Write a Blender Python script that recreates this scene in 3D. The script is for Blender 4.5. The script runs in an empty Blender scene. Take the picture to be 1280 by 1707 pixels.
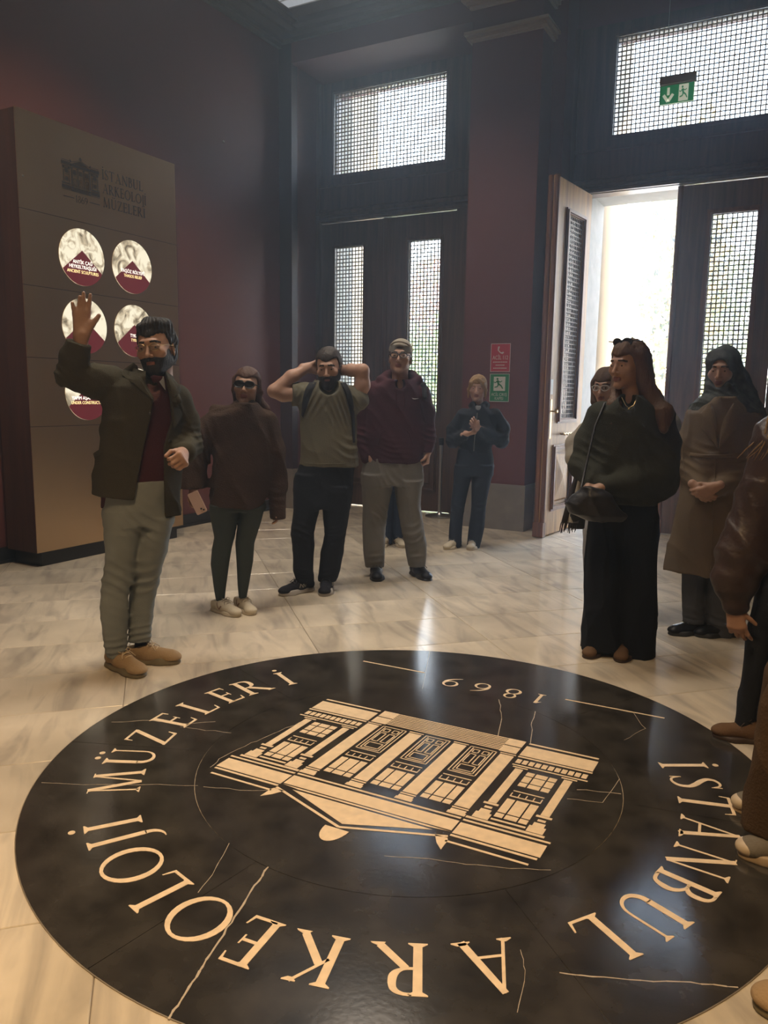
import bpy, bmesh, math, random
import numpy as np
from mathutils import Vector, Matrix, Euler
random.seed(7)
SC = bpy.context.scene
COL = SC.collection
PI = math.pi

# ---------------------------------------------------------------- camera
FPX, TH, RO, YAW, HC = 1300.6, .150257, -.0148666, -.50267887, 1.45
PX, PY = 640.0, 853.5
_cY, _sY = math.cos(YAW), math.sin(YAW)
def ray(px, py):
    u = (px-PX)/FPX; v = (py-PY)/FPX
    c, s = math.cos(RO), math.sin(RO)
    u, v = c*u-s*v, s*u+c*v
    fw = math.cos(TH)-v*math.sin(TH); dn = v*math.cos(TH)+math.sin(TH)
    return Vector((u*_cY+fw*_sY, -u*_sY+fw*_cY, -dn))
def floor_at(px, py, z=0.0):
    d = ray(px, py); t = (z-HC)/d.z
    return Vector((d.x*t, d.y*t, z))
def _w(q): return Vector((q[0]*_cY+q[1]*_sY, -q[0]*_sY+q[1]*_cY, q[2]))
_c, _s = math.cos(RO), math.sin(RO)
right = _w((_c, -_s*math.sin(TH), -_s*math.cos(TH)))
down = _w((-_s, -_c*math.sin(TH), -_c*math.cos(TH)))
fwd = _w((0, math.cos(TH), -math.sin(TH)))
cam_d = bpy.data.cameras.new('camera'); cam = bpy.data.objects.new('camera', cam_d); COL.objects.link(cam)
cam_d.sensor_fit = 'VERTICAL'; cam_d.sensor_height = 24.0; cam_d.lens = FPX/1707*24.0; cam_d.clip_start = .05
M = Matrix.Identity(4)
for i in range(3):
    M[i][0] = right[i]; M[i][1] = -down[i]; M[i][2] = -fwd[i]
M[2][3] = HC
cam.matrix_world = M
SC.camera = cam

# ---------------------------------------------------------------- world, sun, lamps, exposure
SC.view_settings.view_transform = 'Standard'; SC.view_settings.look = 'None'
SC.view_settings.gamma = 1.0; SC.view_settings.use_curve_mapping = False
SC.view_settings.exposure = 0.22
SC.cycles.use_denoising = True
SC.cycles.max_bounces = 7; SC.cycles.diffuse_bounces = 4; SC.cycles.glossy_bounces = 3
SC.cycles.transparent_max_bounces = 12; SC.cycles.caustics_reflective = False; SC.cycles.caustics_refractive = False
SC.cycles.sample_clamp_indirect = 4.0
W = bpy.data.worlds.new('sky'); SC.world = W; W.use_nodes = True
wn = W.node_tree; wn.nodes.clear()
wo = wn.nodes.new('ShaderNodeOutputWorld'); wb = wn.nodes.new('ShaderNodeBackground')
wt = wn.nodes.new('ShaderNodeTexCoord'); ws = wn.nodes.new('ShaderNodeSeparateXYZ'); wr = wn.nodes.new('ShaderNodeValToRGB')
wn.links.new(wt.outputs['Generated'], ws.inputs[0]); wn.links.new(ws.outputs['Z'], wr.inputs[0])
wr.color_ramp.elements[0].position = 0.0; wr.color_ramp.elements[0].color = (.86, .92, 1, 1)
wr.color_ramp.elements[1].position = .7; wr.color_ramp.elements[1].color = (.42, .62, 1, 1)
wn.links.new(wr.outputs[0], wb.inputs[0]); wb.inputs[1].default_value = 16.0
wn.links.new(wb.outputs[0], wo.inputs[0])
def lamp(kind, name, loc, energy, color=(1, 1, 1), size=None, target=None, **kw):
    d = bpy.data.lights.new(name, kind); d.energy = energy; d.color = color
    for k, v in kw.items(): setattr(d, k, v)
    if size:
        if kind == 'AREA':
            d.shape = 'RECTANGLE'; d.size, d.size_y = size
        elif kind != 'SUN': d.shadow_soft_size = size
    o = bpy.data.objects.new(name, d); COL.objects.link(o); o.location = loc
    if target is not None:
        o.rotation_euler = (Vector(target)-Vector(loc)).to_track_quat('-Z', 'Y').to_euler()
    return o
sun = lamp('SUN', 'sun', (3, 20, 12), 26.0, (1.0, .87, .66), angle=math.radians(1.0))
sun.rotation_euler = Vector((-1.0, -.62, -.85)).to_track_quat('-Z', 'Y').to_euler()
for nm, (x0, x1, z0, z1, y) in dict(door=(-2.34, -1.42, 0, 3.56, 8.95), transom_left=(-5.55, -4.03, 4.1, 5.12, 8.85), transom_right=(-2.12, -.62, 4.1, 5.12, 8.85),
        g1=(-5.55, -5.12, 1.24, 3.27, 8.85), g2=(-4.48, -4.07, 1.24, 3.27, 8.85), g4=(-1.06, -.69, 1.24, 3.27, 8.85)).items():
    p = lamp('AREA', 'sky_portal_'+nm, ((x0+x1)/2, y, (z0+z1)/2), 1.0, size=(x1-x0, z1-z0), target=((x0+x1)/2, 0, (z0+z1)/2))
    p.data.cycles.is_portal = True
# warm ceiling lamps of the hall behind and above the photographer
WARM = (1.0, .68, .36)
lamp('AREA', 'hall_lamp', (-.9, .2, 5.45), 72, WARM, (1.0, 1.0), (-.9, .3, 0), spread=math.radians(95))
lamp('AREA', 'hall_lamp', (2.4, -1.0, 5.45), 18, WARM, (1.0, 1.0), (2.2, -.9, 0), spread=math.radians(140))
lamp('SPOT', 'panel_spot', (-2.6, 2.6, 5.4), 420, (1.0, .74, .46), .12, (-5.45, 4.8, 2.5), spot_size=math.radians(48), spot_blend=.8)
# neutral downlights in the ceiling over the visitors
for x, y, e in ((-3.4, 3.0, 28), (-2.3, 4.4, 27), (-3.6, 6.4, 28)):
    lamp('AREA', 'ceiling_downlight', (x, y, 5.50), e, (1.0, .90, .78), (.9, .9), (x, y, 0), spread=math.radians(100))

# ---------------------------------------------------------------- materials
MATS = {}
def mat(name, color, rough=.6, metal=0.0, spec=.5, bump=None, noise=None, emit=None, coat=0, sheen=0, wave=None):
    """noise=(scale, amount[, stretch]) varies the colour, bump=(scale, strength[, stretch])"""
    if name in MATS: return MATS[name]
    m = bpy.data.materials.new(name); m.use_nodes = True; nt = m.node_tree
    b = nt.nodes['Principled BSDF']
    b.inputs['Base Color'].default_value = (*color, 1); b.inputs['Roughness'].default_value = rough
    b.inputs['Metallic'].default_value = metal; b.inputs['Specular IOR Level'].default_value = spec
    b.inputs['Coat Weight'].default_value = coat
    if sheen: b.inputs['Sheen Weight'].default_value = sheen
    tc = nt.nodes.new('ShaderNodeTexCoord')
    def coords(st):
        mp = nt.nodes.new('ShaderNodeMapping'); mp.inputs['Scale'].default_value = st
        nt.links.new(tc.outputs['Object'], mp.inputs[0]); return mp.outputs[0]
    if noise:
        st = noise[2] if len(noise) > 2 else (1, 1, 1)
        n = nt.nodes.new('ShaderNodeTexNoise'); n.inputs['Scale'].default_value = noise[0]; n.inputs['Detail'].default_value = 5
        nt.links.new(coords(st), n.inputs['Vector'])
        r = nt.nodes.new('ShaderNodeValToRGB'); a = noise[1]
        r.color_ramp.elements[0].position = .3; r.color_ramp.elements[1].position = .7
        r.color_ramp.elements[0].color = (*[c*(1-a) for c in color], 1)
        r.color_ramp.elements[1].color = (*[min(1, c*(1+a)) for c in color], 1)
        nt.links.new(n.outputs['Fac'], r.inputs[0]); nt.links.new(r.outputs[0], b.inputs['Base Color'])
    if bump:
        st = bump[2] if len(bump) > 2 else (1, 1, 1)
        n = nt.nodes.new('ShaderNodeTexNoise'); n.inputs['Scale'].default_value = bump[0]; n.inputs['Detail'].default_value = 4
        nt.links.new(coords(st), n.inputs['Vector'])
        bp = nt.nodes.new('ShaderNodeBump'); bp.inputs['Strength'].default_value = bump[1]; bp.inputs['Distance'].default_value = .01
        nt.links.new(n.outputs['Fac'], bp.inputs['Height']); nt.links.new(bp.outputs[0], b.inputs['Normal'])
    if emit:
        b.inputs['Emission Color'].default_value = (*emit[0], 1); b.inputs['Emission Strength'].default_value = emit[1]
    MATS[name] = m
    return m
def wood(name, dark, light, rough=.4, scale=2.2, coat=.2, axis=2):
    m = mat(name, light, rough, coat=coat); nt = m.node_tree; b = nt.nodes['Principled BSDF']
    tc = nt.nodes.new('ShaderNodeTexCoord'); mp = nt.nodes.new('ShaderNodeMapping')
    sc = [9.0, 9.0, 9.0]; sc[axis] = .55; mp.inputs['Scale'].default_value = sc
    n = nt.nodes.new('ShaderNodeTexNoise'); n.inputs['Scale'].default_value = scale; n.inputs['Detail'].default_value = 6; n.inputs['Distortion'].default_value = .8
    nt.links.new(tc.outputs['Object'], mp.inputs[0]); nt.links.new(mp.outputs[0], n.inputs['Vector'])
    r = nt.nodes.new('ShaderNodeValToRGB'); r.color_ramp.elements[0].position = .3; r.color_ramp.elements[1].position = .68
    r.color_ramp.elements[0].color = (*dark, 1); r.color_ramp.elements[1].color = (*light, 1)
    nt.links.new(n.outputs['Fac'], r.inputs[0]); nt.links.new(r.outputs[0], b.inputs['Base Color'])
    bp = nt.nodes.new('ShaderNodeBump'); bp.inputs['Strength'].default_value = .15; bp.inputs['Distance'].default_value = .004
    nt.links.new(n.outputs['Fac'], bp.inputs['Height']); nt.links.new(bp.outputs[0], b.inputs['Normal'])
    return m
def marble(name, base, vein, rough, vein_amt=.5, world=True):
    m = mat(name, base, rough, spec=.5); nt = m.node_tree; b = nt.nodes['Principled BSDF']
    tc = nt.nodes.new('ShaderNodeTexCoord'); oi = nt.nodes.new('ShaderNodeObjectInfo')
    add = nt.nodes.new('ShaderNodeVectorMath'); add.operation = 'MULTIPLY_ADD'
    # each tile shifts the pattern by its own random number
    cmb = nt.nodes.new('ShaderNodeCombineXYZ')
    for i in range(3): nt.links.new(oi.outputs['Random'], cmb.inputs[i])
    add.inputs[1].default_value = (37, 53, 19)
    nt.links.new(cmb.outputs[0], add.inputs[0]); nt.links.new(tc.outputs['Object'], add.inputs[2])
    mp = nt.nodes.new('ShaderNodeMapping'); mp.inputs['Scale'].default_value = (1.0, 4.5, 1.0); mp.inputs['Rotation'].default_value = (0, 0, .5)
    nt.links.new(add.outputs[0], mp.inputs[0])
    n = nt.nodes.new('ShaderNodeTexNoise'); n.inputs['Scale'].default_value = 1.6; n.inputs['Detail'].default_value = 7; n.inputs['Distortion'].default_value = 1.2
    nt.links.new(mp.outputs[0], n.inputs['Vector'])
    r = nt.nodes.new('ShaderNodeValToRGB'); e = r.color_ramp.elements
    e[0].position = .46; e[0].color = (*base, 1); e[1].position = .75; e[1].color = (*vein, 1)
    n2 = nt.nodes.new('ShaderNodeTexNoise'); n2.inputs['Scale'].default_value = 2.2; n2.inputs['Detail'].default_value = 4
    nt.links.new(add.outputs[0], n2.inputs['Vector'])
    r2 = nt.nodes.new('ShaderNodeValToRGB'); r2.color_ramp.elements[0].color = (.78, .76, .72, 1); r2.color_ramp.elements[1].color = (1.12, 1.1, 1.06, 1)
    r2.color_ramp.elements[0].position = .3; r2.color_ramp.elements[1].position = .7
    nt.links.new(n.outputs['Fac'], r.inputs[0]); nt.links.new(n2.outputs['Fac'], r2.inputs[0])
    mx = nt.nodes.new('ShaderNodeMix'); mx.data_type = 'RGBA'; mx.blend_type = 'MULTIPLY'; mx.inputs[0].default_value = 1
    nt.links.new(r.outputs[0], mx.inputs[6]); nt.links.new(r2.outputs[0], mx.inputs[7])
    hs = nt.nodes.new('ShaderNodeHueSaturation'); mr = nt.nodes.new('ShaderNodeMapRange'); mr.inputs[3].default_value = .90; mr.inputs[4].default_value = 1.08
    nt.links.new(oi.outputs['Random'], mr.inputs[0]); nt.links.new(mr.outputs[0], hs.inputs['Value'])
    nt.links.new(mx.outputs[2], hs.inputs['Color']); nt.links.new(hs.outputs[0], b.inputs['Base Color'])
    n3 = nt.nodes.new('ShaderNodeTexNoise'); n3.inputs['Scale'].default_value = 14; n3.inputs['Detail'].default_value = 3
    nt.links.new(tc.outputs['Object'], n3.inputs['Vector'])
    rr = nt.nodes.new('ShaderNodeMapRange'); rr.inputs[3].default_value = rough*.85; rr.inputs[4].default_value = rough*1.2
    nt.links.new(n3.outputs['Fac'], rr.inputs[0]); nt.links.new(rr.outputs[0], b.inputs['Roughness'])
    return m

M_tile = marble('cream_marble', (.68, .61, .50), (.40, .36, .31), .14)
M_joint = mat('tile_joint', (.16, .13, .10), .8)
M_black = mat('black_marble', (.036, .032, .027), .15, noise=(7, .45), spec=.8, bump=(60, .02))
M_inlay = mat('cream_inlay', (.86, .68, .46), .32, noise=(30, .10))
M_crack = mat('light_vein', (.50, .42, .32), .4)
M_plum = mat('plum_paint', (.125, .038, .036), .62, noise=(1.2, .10), bump=(90, .04))
M_dado = mat('grey_stone', (.22, .20, .18), .5, noise=(6, .15))
M_skirt = mat('black_skirting', (.012, .012, .014), .35)
M_ceil = mat('ceiling_paint', (.13, .115, .085), .7, noise=(2, .08))
M_cornice = mat('cornice_paint', (.10, .09, .07), .6, noise=(3, .1))
M_cream = mat('cream_trim', (.34, .28, .22), .55)
M_wood = wood('dark_door_wood', (.050, .024, .012), (.115, .058, .030), .42)
M_oak = wood('golden_oak', (.30, .15, .045), (.56, .33, .12), .5, coat=0)
M_oakdark = wood('oak_moulding', (.12, .045, .014), (.25, .10, .035), .5, coat=0)
M_boxwood = wood('panel_side_wood', (.035, .014, .008), (.075, .030, .015), .45)
M_lattice = mat('lattice_wood', (.30, .25, .20), .55)
M_brass = mat('old_brass', (.45, .33, .16), .35, metal=1.0)
M_steel = mat('satin_steel', (.45, .44, .42), .35, metal=1.0)
M_iron = mat('dark_iron', (.03, .028, .026), .45, metal=.7)
def glass_mat():
    m = bpy.data.materials.new('window_glass'); m.use_nodes = True; nt = m.node_tree; nt.nodes.clear()
    o = nt.nodes.new('ShaderNodeOutputMaterial'); mx = nt.nodes.new('ShaderNodeMixShader'); t = nt.nodes.new('ShaderNodeBsdfTransparent'); g = nt.nodes.new('ShaderNodeBsdfGlossy')
    t.inputs[0].default_value = (.93, .96, .97, 1); g.inputs['Roughness'].default_value = .03
    f = nt.nodes.new('ShaderNodeFresnel'); f.inputs[0].default_value = 1.45
    nt.links.new(f.outputs[0], mx.inputs[0]); nt.links.new(t.outputs[0], mx.inputs[1]); nt.links.new(g.outputs[0], mx.inputs[2]); nt.links.new(mx.outputs[0], o.inputs[0])
    return m
M_glass = glass_mat()

# ---------------------------------------------------------------- mesh helpers
class MB:
    def __init__(s): s.v = []; s.f = []; s.mi = []; s.cur = 0; s.mats = []
    def use(s, m):
        if m not in s.mats: s.mats.append(m)
        s.cur = s.mats.index(m); return s
    def add(s, vs, fs):
        n = len(s.v); s.v += [tuple(v) for v in vs]; s.f += [tuple(i+n for i in f) for f in fs]; s.mi += [s.cur]*len(fs); return s
    def box(s, x0, x1, y0, y1, z0, z1):
        if x0 > x1: x0, x1 = x1, x0
        if y0 > y1: y0, y1 = y1, y0
        if z0 > z1: z0, z1 = z1, z0
        return s.add([(x0,y0,z0),(x1,y0,z0),(x1,y1,z0),(x0,y1,z0),(x0,y0,z1),(x1,y0,z1),(x1,y1,z1),(x0,y1,z1)],
                     [(0,3,2,1),(4,5,6,7),(0,1,5,4),(1,2,6,5),(2,3,7,6),(3,0,4,7)])
    def frustum(s, lo, hi, fs=True):
        """two quads (lists of 4 points), lower and upper"""
        return s.add(list(lo)+list(hi), [(0,3,2,1),(4,5,6,7),(0,1,5,4),(1,2,6,5),(2,3,7,6),(3,0,4,7)])
    def prism(s, poly, z0, z1):
        a = sum(poly[i][0]*poly[(i+1) % len(poly)][1]-poly[(i+1) % len(poly)][0]*poly[i][1] for i in range(len(poly)))
        if a < 0: poly = poly[::-1]
        n = len(poly)
        return s.add([(x, y, z0) for x, y in poly]+[(x, y, z1) for x, y in poly],
                     [tuple(range(n))[::-1], tuple(range(n, 2*n))]+[(i, (i+1) % n, n+(i+1) % n, n+i) for i in range(n)])
    def tube(s, pts, r, n=8, cap=True, closed=False):
        pts = [Vector(p) for p in pts]; m = len(pts)
        rs = r if hasattr(r, '__len__') else [r]*m
        base = len(s.v); up = None
        for i, p in enumerate(pts):
            if closed: t = pts[(i+1) % m]-pts[i-1]
            else: t = pts[min(i+1, m-1)]-pts[max(i-1, 0)]
            if t.length < 1e-9: t = Vector((0, 0, 1))
            t.normalize()
            if up is None: up = t.orthogonal().normalized()
            up = (up-t*up.dot(t)); up = up.normalized() if up.length > 1e-6 else t.orthogonal().normalized()
            w = t.cross(up)
            for k in range(n):
                a = 2*PI*k/n; s.v.append(tuple(p+(up*math.cos(a)+w*math.sin(a))*rs[i]))
        for i in range(m if closed else m-1):
            j = (i+1) % m
            for k in range(n):
                s.f.append((base+i*n+k, base+i*n+(k+1) % n, base+j*n+(k+1) % n, base+j*n+k)); s.mi.append(s.cur)
        if cap and not closed:
            s.f.append(tuple(base+k for k in range(n))[::-1]); s.f.append(tuple(base+(m-1)*n+k for k in range(n))); s.mi += [s.cur]*2
        return s
    def lathe(s, prof, c=(0, 0, 0), n=24):
        base = len(s.v); m = len(prof)
        for r, z in prof:
            for k in range(n):
                a = 2*PI*k/n; s.v.append((c[0]+r*math.cos(a), c[1]+r*math.sin(a), c[2]+z))
        for i in range(m-1):
            for k in range(n):
                s.f.append((base+i*n+k, base+i*n+(k+1) % n, base+(i+1)*n+(k+1) % n, base+(i+1)*n+k)); s.mi.append(s.cur)
        s.f.append(tuple(base+k for k in range(n))[::-1]); s.f.append(tuple(base+(m-1)*n+k for k in range(n))); s.mi += [s.cur]*2
        return s
    def xf(s, fn): s.v = [tuple(fn(v)) for v in s.v]; return s
    def build(s, name, m=None, parent=None, smooth=False, loc=None):
        me = bpy.data.meshes.new(name); me.from_pydata(s.v, [], s.f)
        if m is not None: me.materials.append(m)
        else:
            for q in s.mats: me.materials.append(q)
            me.polygons.foreach_set('material_index', s.mi)
        if smooth:
            me.polygons.foreach_set('use_smooth', [True]*len(me.polygons))
            if smooth != 'all': me.set_sharp_from_angle(angle=math.radians(35))
        me.update()
        o = bpy.data.objects.new(name, me); COL.objects.link(o)
        if parent is not None: o.parent = parent
        if loc is not None: o.location = loc
        return o
def empty(name, loc=(0, 0, 0), rz=0.0):
    o = bpy.data.objects.new(name, None); COL.objects.link(o); o.empty_display_size = .1
    o.location = loc; o.rotation_euler = (0, 0, rz); return o
def tag(o, label=None, cat=None, group=None, kind=None):
    if label: o['label'] = label
    if cat: o['category'] = cat
    if group: o['group'] = group
    if kind: o['kind'] = kind
    return o
def inst(name, me, parent, loc=(0, 0, 0), rot=(0, 0, 0)):
    o = bpy.data.objects.new(name, me); COL.objects.link(o); o.parent = parent; o.location = loc; o.rotation_euler = rot; return o
def box_obj(name, m, b, parent=None):
    return MB().box(*b).build(name, m, parent)

# ---------------------------------------------------------------- floor
XW0, XW1, YW0, YD, YP, ZC = -5.9, 3.6, -3.2, 8.7, 8.0, 5.75
fl = MB().box(XW0, XW1, YW0, 10.2, -.20, -.004).build('floor', M_joint); tag(fl, 'cream marble floor laid in diagonal tiles', kind='structure')
R2 = math.sqrt(.5)
TW, TL = .506, 1.03
def tile_mesh(w, l):
    g, c = .0012, .0025
    mb = MB(); a, b = w/2-g, l/2-g
    mb.add([(-a,-b,-.02),(a,-b,-.02),(a,b,-.02),(-a,b,-.02),(-a,-b,-c),(a,-b,-c),(a,b,-c),(-a,b,-c),(-a+c,-b+c,0),(a-c,-b+c,0),(a-c,b-c,0),(-a+c,b-c,0)],
           [(0,3,2,1),(0,1,5,4),(1,2,6,5),(2,3,7,6),(3,0,4,7),(4,5,9,8),(5,6,10,9),(6,7,11,10),(7,4,8,11),(8,9,10,11)])
    me = bpy.data.meshes.new('tile'); me.from_pydata(mb.v, [], mb.f); me.materials.append(M_tile); return me
TM = tile_mesh(TW, TL)
nt_ = 0
for i in range(-14, 22):
    for j in range(-9, 12):
        # rows run along (1,1); joints: (y-x)/sqrt2 = 2.13+.506 k ; (x+y)/sqrt2 = .84+1.03 k
        q = 2.13+TW*(i+.5); p = .84+TL*(j+.5)
        x = (p-q)*R2; y = (p+q)*R2
        if XW0-.25 < x < XW1+.2 and -1.6 < y < 9.1:
            inst('tile', TM, fl, (x, y, 0), (0, 0, PI/4-PI/2)); nt_ += 1
print('tiles', nt_)
box_obj('floor_back', M_tile, (XW0, XW1, YW0, -1.9, -.003, -.001), fl).name = 'floor_slab'

# ---------------------------------------------------------------- glyphs (hand drawn roman capitals, height 1)
TK, TN = .13, .06
def stroke(p, q, w0, w1=None):
    w1 = w0 if w1 is None else w1
    dx, dy = q[0]-p[0], q[1]-p[1]; L = math.hypot(dx, dy); nx, ny = -dy/L, dx/L
    return [(p[0]+nx*w0/2, p[1]+ny*w0/2), (p[0]-nx*w0/2, p[1]-ny*w0/2), (q[0]-nx*w1/2, q[1]-ny*w1/2), (q[0]+nx*w1/2, q[1]+ny*w1/2)]
def curve(pts, ws, n=8):
    """catmull-rom centre line with widths -> list of quads"""
    P = [pts[0]]+list(pts)+[pts[-1]]; Wd = [ws[0]]+list(ws)+[ws[-1]]; cs = []
    for i in range(1, len(P)-2):
        for k in range(n+(i == len(P)-3)):
            t = k/n; a, b, c, d = P[i-1], P[i], P[i+1], P[i+2]
            f = lambda a, b, c, d: .5*(2*b+(c-a)*t+(2*a-5*b+4*c-d)*t*t+(3*b-a-3*c+d)*t**3)
            cs.append((f(a[0], b[0], c[0], d[0]), f(a[1], b[1], c[1], d[1]), f(Wd[i-1], Wd[i], Wd[i+1], Wd[i+2])))
    L, R = [], []
    for i, (x, y, w) in enumerate(cs):
        u, v = cs[max(i-1, 0)], cs[min(i+1, len(cs)-1)]
        dx, dy = v[0]-u[0], v[1]-u[1]; l = math.hypot(dx, dy) or 1; nx, ny = -dy/l*w/2, dx/l*w/2
        L.append((x+nx, y+ny)); R.append((x-nx, y-ny))
    return [[L[i], R[i], R[i+1], L[i+1]] for i in range(len(L)-1)]
def ring(cx, cy, rx, ry, thick, thin, a0=0, a1=2*PI, n=28):
    out = []
    def pt(a, s):
        w = thin+(thick-thin)*abs(math.cos(a+.15))**1.3
        return (cx+(rx-(w if s else 0))*math.cos(a), cy+(ry-(w if s else 0))*math.sin(a))
    for k in range(n):
        a, b = a0+(a1-a0)*k/n, a0+(a1-a0)*(k+1)/n
        out.append([pt(a, 0), pt(a, 1), pt(b, 1), pt(b, 0)])
    return out
def foot(x, y, w, d, e=.075):
    """serif at (x,y); d=+1 grows up from the line"""
    h = .022
    return [[(x-w/2-e, y), (x+w/2+e, y), (x+w/2+e, y+d*h), (x-w/2-e, y+d*h)], [(x-w/2-e, y+d*h), (x+w/2+e, y+d*h), (x+w/2, y+d*.075), (x-w/2, y+d*.075)]]
def stem(x, w=TK, y0=0, y1=1, top=True, bot=True):
    o = [[(x-w/2, y0), (x+w/2, y0), (x+w/2, y1), (x-w/2, y1)]]
    if bot: o += foot(x, y0, w, 1)
    if top: o += foot(x, y1, w, -1)
    return o
def dot(x, y, r=.07): return [[(x+r*math.cos(2*PI*k/14), y+r*.9*math.sin(2*PI*k/14)) for k in range(14)]]
def barh(x0, x1, y, w=TN): return [[(x0, y-w/2), (x1, y-w/2), (x1, y+w/2), (x0, y+w/2)]]
def endv(x, y0, y1, w=.05): return [[(x-w/2, y0), (x+.01, y0), (x+w/2, y1), (x-w*.2, y1)]]
def glyph(ch):
    if ch == 'I': return stem(.13), .26
    if ch == 'İ': return stem(.13)+dot(.13, 1.20), .26
    if ch == 'S': return curve([(.46,.80),(.40,.93),(.27,.97),(.13,.90),(.10,.76),(.20,.62),(.36,.47),(.46,.32),(.43,.13),(.27,.03),(.12,.06),(.05,.20)],
                               [.03,.05,.055,.08,.10,.12,.125,.11,.09,.055,.05,.03])+[[(.46,.97),(.49,.97),(.48,.76),(.455,.76)],[(.02,.26),(.05,.26),(.06,.03),(.03,.03)]], .52
    if ch == 'T': return stem(.38, top=False)+barh(.03,.73,.97,.06)+[[(.0,.80),(.02,.80),(.07,1.0),(.02,1.0)],[(.74,.80),(.76,.80),(.74,1.0),(.69,1.0)]], .76
    if ch == 'A': return [stroke((.13,.0),(.44,1.02),.05,.05), stroke((.76,.0),(.42,1.02),.125,.10)]+barh(.22,.66,.34,.05)+foot(.12,0,.04,1,.09)+foot(.77,0,.11,1,.085), .90
    if ch == 'N': return [stroke((.13,0),(.13,1),.05), stroke((.12,1),(.72,-.01),.12,.12), stroke((.74,0),(.74,1),.05)]+foot(.13,0,.05,1,.085)+foot(.74,1,.05,-1,.085)+foot(.10,1,.05,-1,.06)[:1], .85
    if ch == 'M': return [stroke((.13,0),(.19,1),.05), stroke((.20,1),(.49,.02),.12,.11), stroke((.82,1),(.50,.02),.045,.05), stroke((.90,0),(.83,1),.12,.11)]+foot(.13,0,.05,1,.085)+foot(.90,0,.12,1,.08)+foot(.16,1,.06,-1,.05)[:1]+foot(.85,1,.08,-1,.05)[:1], 1.03
    if ch == 'B': return stem(.14)+curve([(.16,.97),(.34,.96),(.44,.86),(.44,.66),(.32,.56),(.16,.545)], [.05,.06,.10,.11,.06,.05])+curve([(.16,.545),(.36,.54),(.51,.42),(.53,.26),(.43,.07),(.16,.03)], [.05,.06,.10,.125,.07,.055]), .60
    if ch == 'U': return stem(.15, y0=.28, bot=False)+curve([(.15,.34),(.17,.16),(.28,.04),(.43,.02),(.57,.08),(.66,.20),(.68,.36)], [.115,.11,.09,.07,.06,.05,.05])+[stroke((.68,.33),(.68,1),.05)]+foot(.68,1,.05,-1,.08), .83
    if ch == 'Ü': g, w = glyph('U'); return g+dot(.28, 1.18)+dot(.54, 1.18), w
    if ch == 'L': return stem(.14)+barh(.14,.56,.028,.056)+[[(.51,.0),(.57,.0),(.63,.23),(.60,.23)]], .64
    if ch == 'R': return stem(.14)+curve([(.16,.97),(.35,.96),(.47,.86),(.47,.64),(.35,.52),(.16,.50)], [.05,.06,.10,.12,.06,.05])+[stroke((.30,.50),(.68,.05),.11,.12), [(.60,.0),(.82,.0),(.80,.03),(.66,.10)]], .82
    if ch == 'K': return stem(.14)+[stroke((.17,.48),(.57,1.0),.05,.05), stroke((.28,.60),(.66,.06),.12,.12), [(.58,0),(.82,0),(.80,.03),(.66,.10)]]+foot(.58,1,.05,-1,.075), .82
    if ch == 'E': return stem(.14)+barh(.14,.52,.972)+barh(.14,.46,.52)+barh(.14,.55,.028)+[[(.48,1),(.535,1),(.545,.82),(.52,.82)],[(.43,.42),(.46,.42),(.47,.62),(.44,.62)],[(.50,0),(.56,0),(.61,.21),(.58,.21)]], .62
    if ch == 'O': return ring(.50,.50,.48,.515,.12,.055), 1.0
    if ch == 'J': return stem(.20, y0=.0, bot=False)+curve([(.20,.05),(.19,-.10),(.12,-.21),(.02,-.27),(-.08,-.28)], [.115,.10,.07,.04,.015]), .34
    if ch == 'Z': return barh(.08,.66,.972)+barh(.04,.68,.028)+[stroke((.11,.03),(.61,.97),.12,.12), [(.07,.80),(.095,.80),(.13,1),(.07,1)], [(.62,0),(.70,0),(.74,.22),(.71,.22)]], .76
    if ch == '1': return stem(.20, .09, y0=0, y1=1, top=False)+[[(.05,.80),(.16,.88),(.245,1.0),(.17,1.0)]], .38
    if ch == '8': return ring(.27,.76,.19,.25,.075,.04)+ring(.27,.27,.24,.29,.09,.045), .56
    if ch == '6': return ring(.28,.30,.25,.31,.085,.045)+curve([(.07,.30),(.09,.58),(.24,.83),(.48,1.02)], [.09,.085,.06,.02]), .58
    if ch == '9': g, w = glyph('6'); return [[(.56-x, 1-y) for x, y in p] for p in g], w
    return [], .3
def text_polys(s, track=.08):
    out, x = [], 0
    for ch in s:
        g, w = glyph(ch)
        out += [[(a+x, b) for a, b in p] for p in g]; x += w+track
    return out, x-track

# ---------------------------------------------------------------- floor medallion
MC = Vector((-1.300, 2.586, 0)); MR = 1.3986; ZT = .0035
med = empty('floor_medallion', MC)
tag(med, 'large round black marble medallion set in the cream floor with inlaid museum name', 'floor medallion')
def arc_slab(r0, r1, a0, a1, z0, z1, n):
    P = [(r1*math.cos(a0+(a1-a0)*k/n), r1*math.sin(a0+(a1-a0)*k/n)) for k in range(n+1)]
    if r0 > 0: P += [(r0*math.cos(a1-(a1-a0)*k/n), r0*math.sin(a1-(a1-a0)*k/n)) for k in range(n+1)]
    return P
mb = MB().prism([(.8145*math.cos(2*PI*k/96), .8145*math.sin(2*PI*k/96)) for k in range(96)], -.003, ZT)
mb.build('inner_slab', M_black, med)
cuts = [math.radians(a) for a in (-158, -98, -42, 10, 62, 112, 158, 202)]
for i in range(7):
    g = .0008
    P = arc_slab(.8165, MR, cuts[i]+g, cuts[i+1]-g, 0, 0, 22)
    MB().prism(P, -.003, ZT).build('ring_slab', M_black, med)
mb = MB(); n = 160
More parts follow.
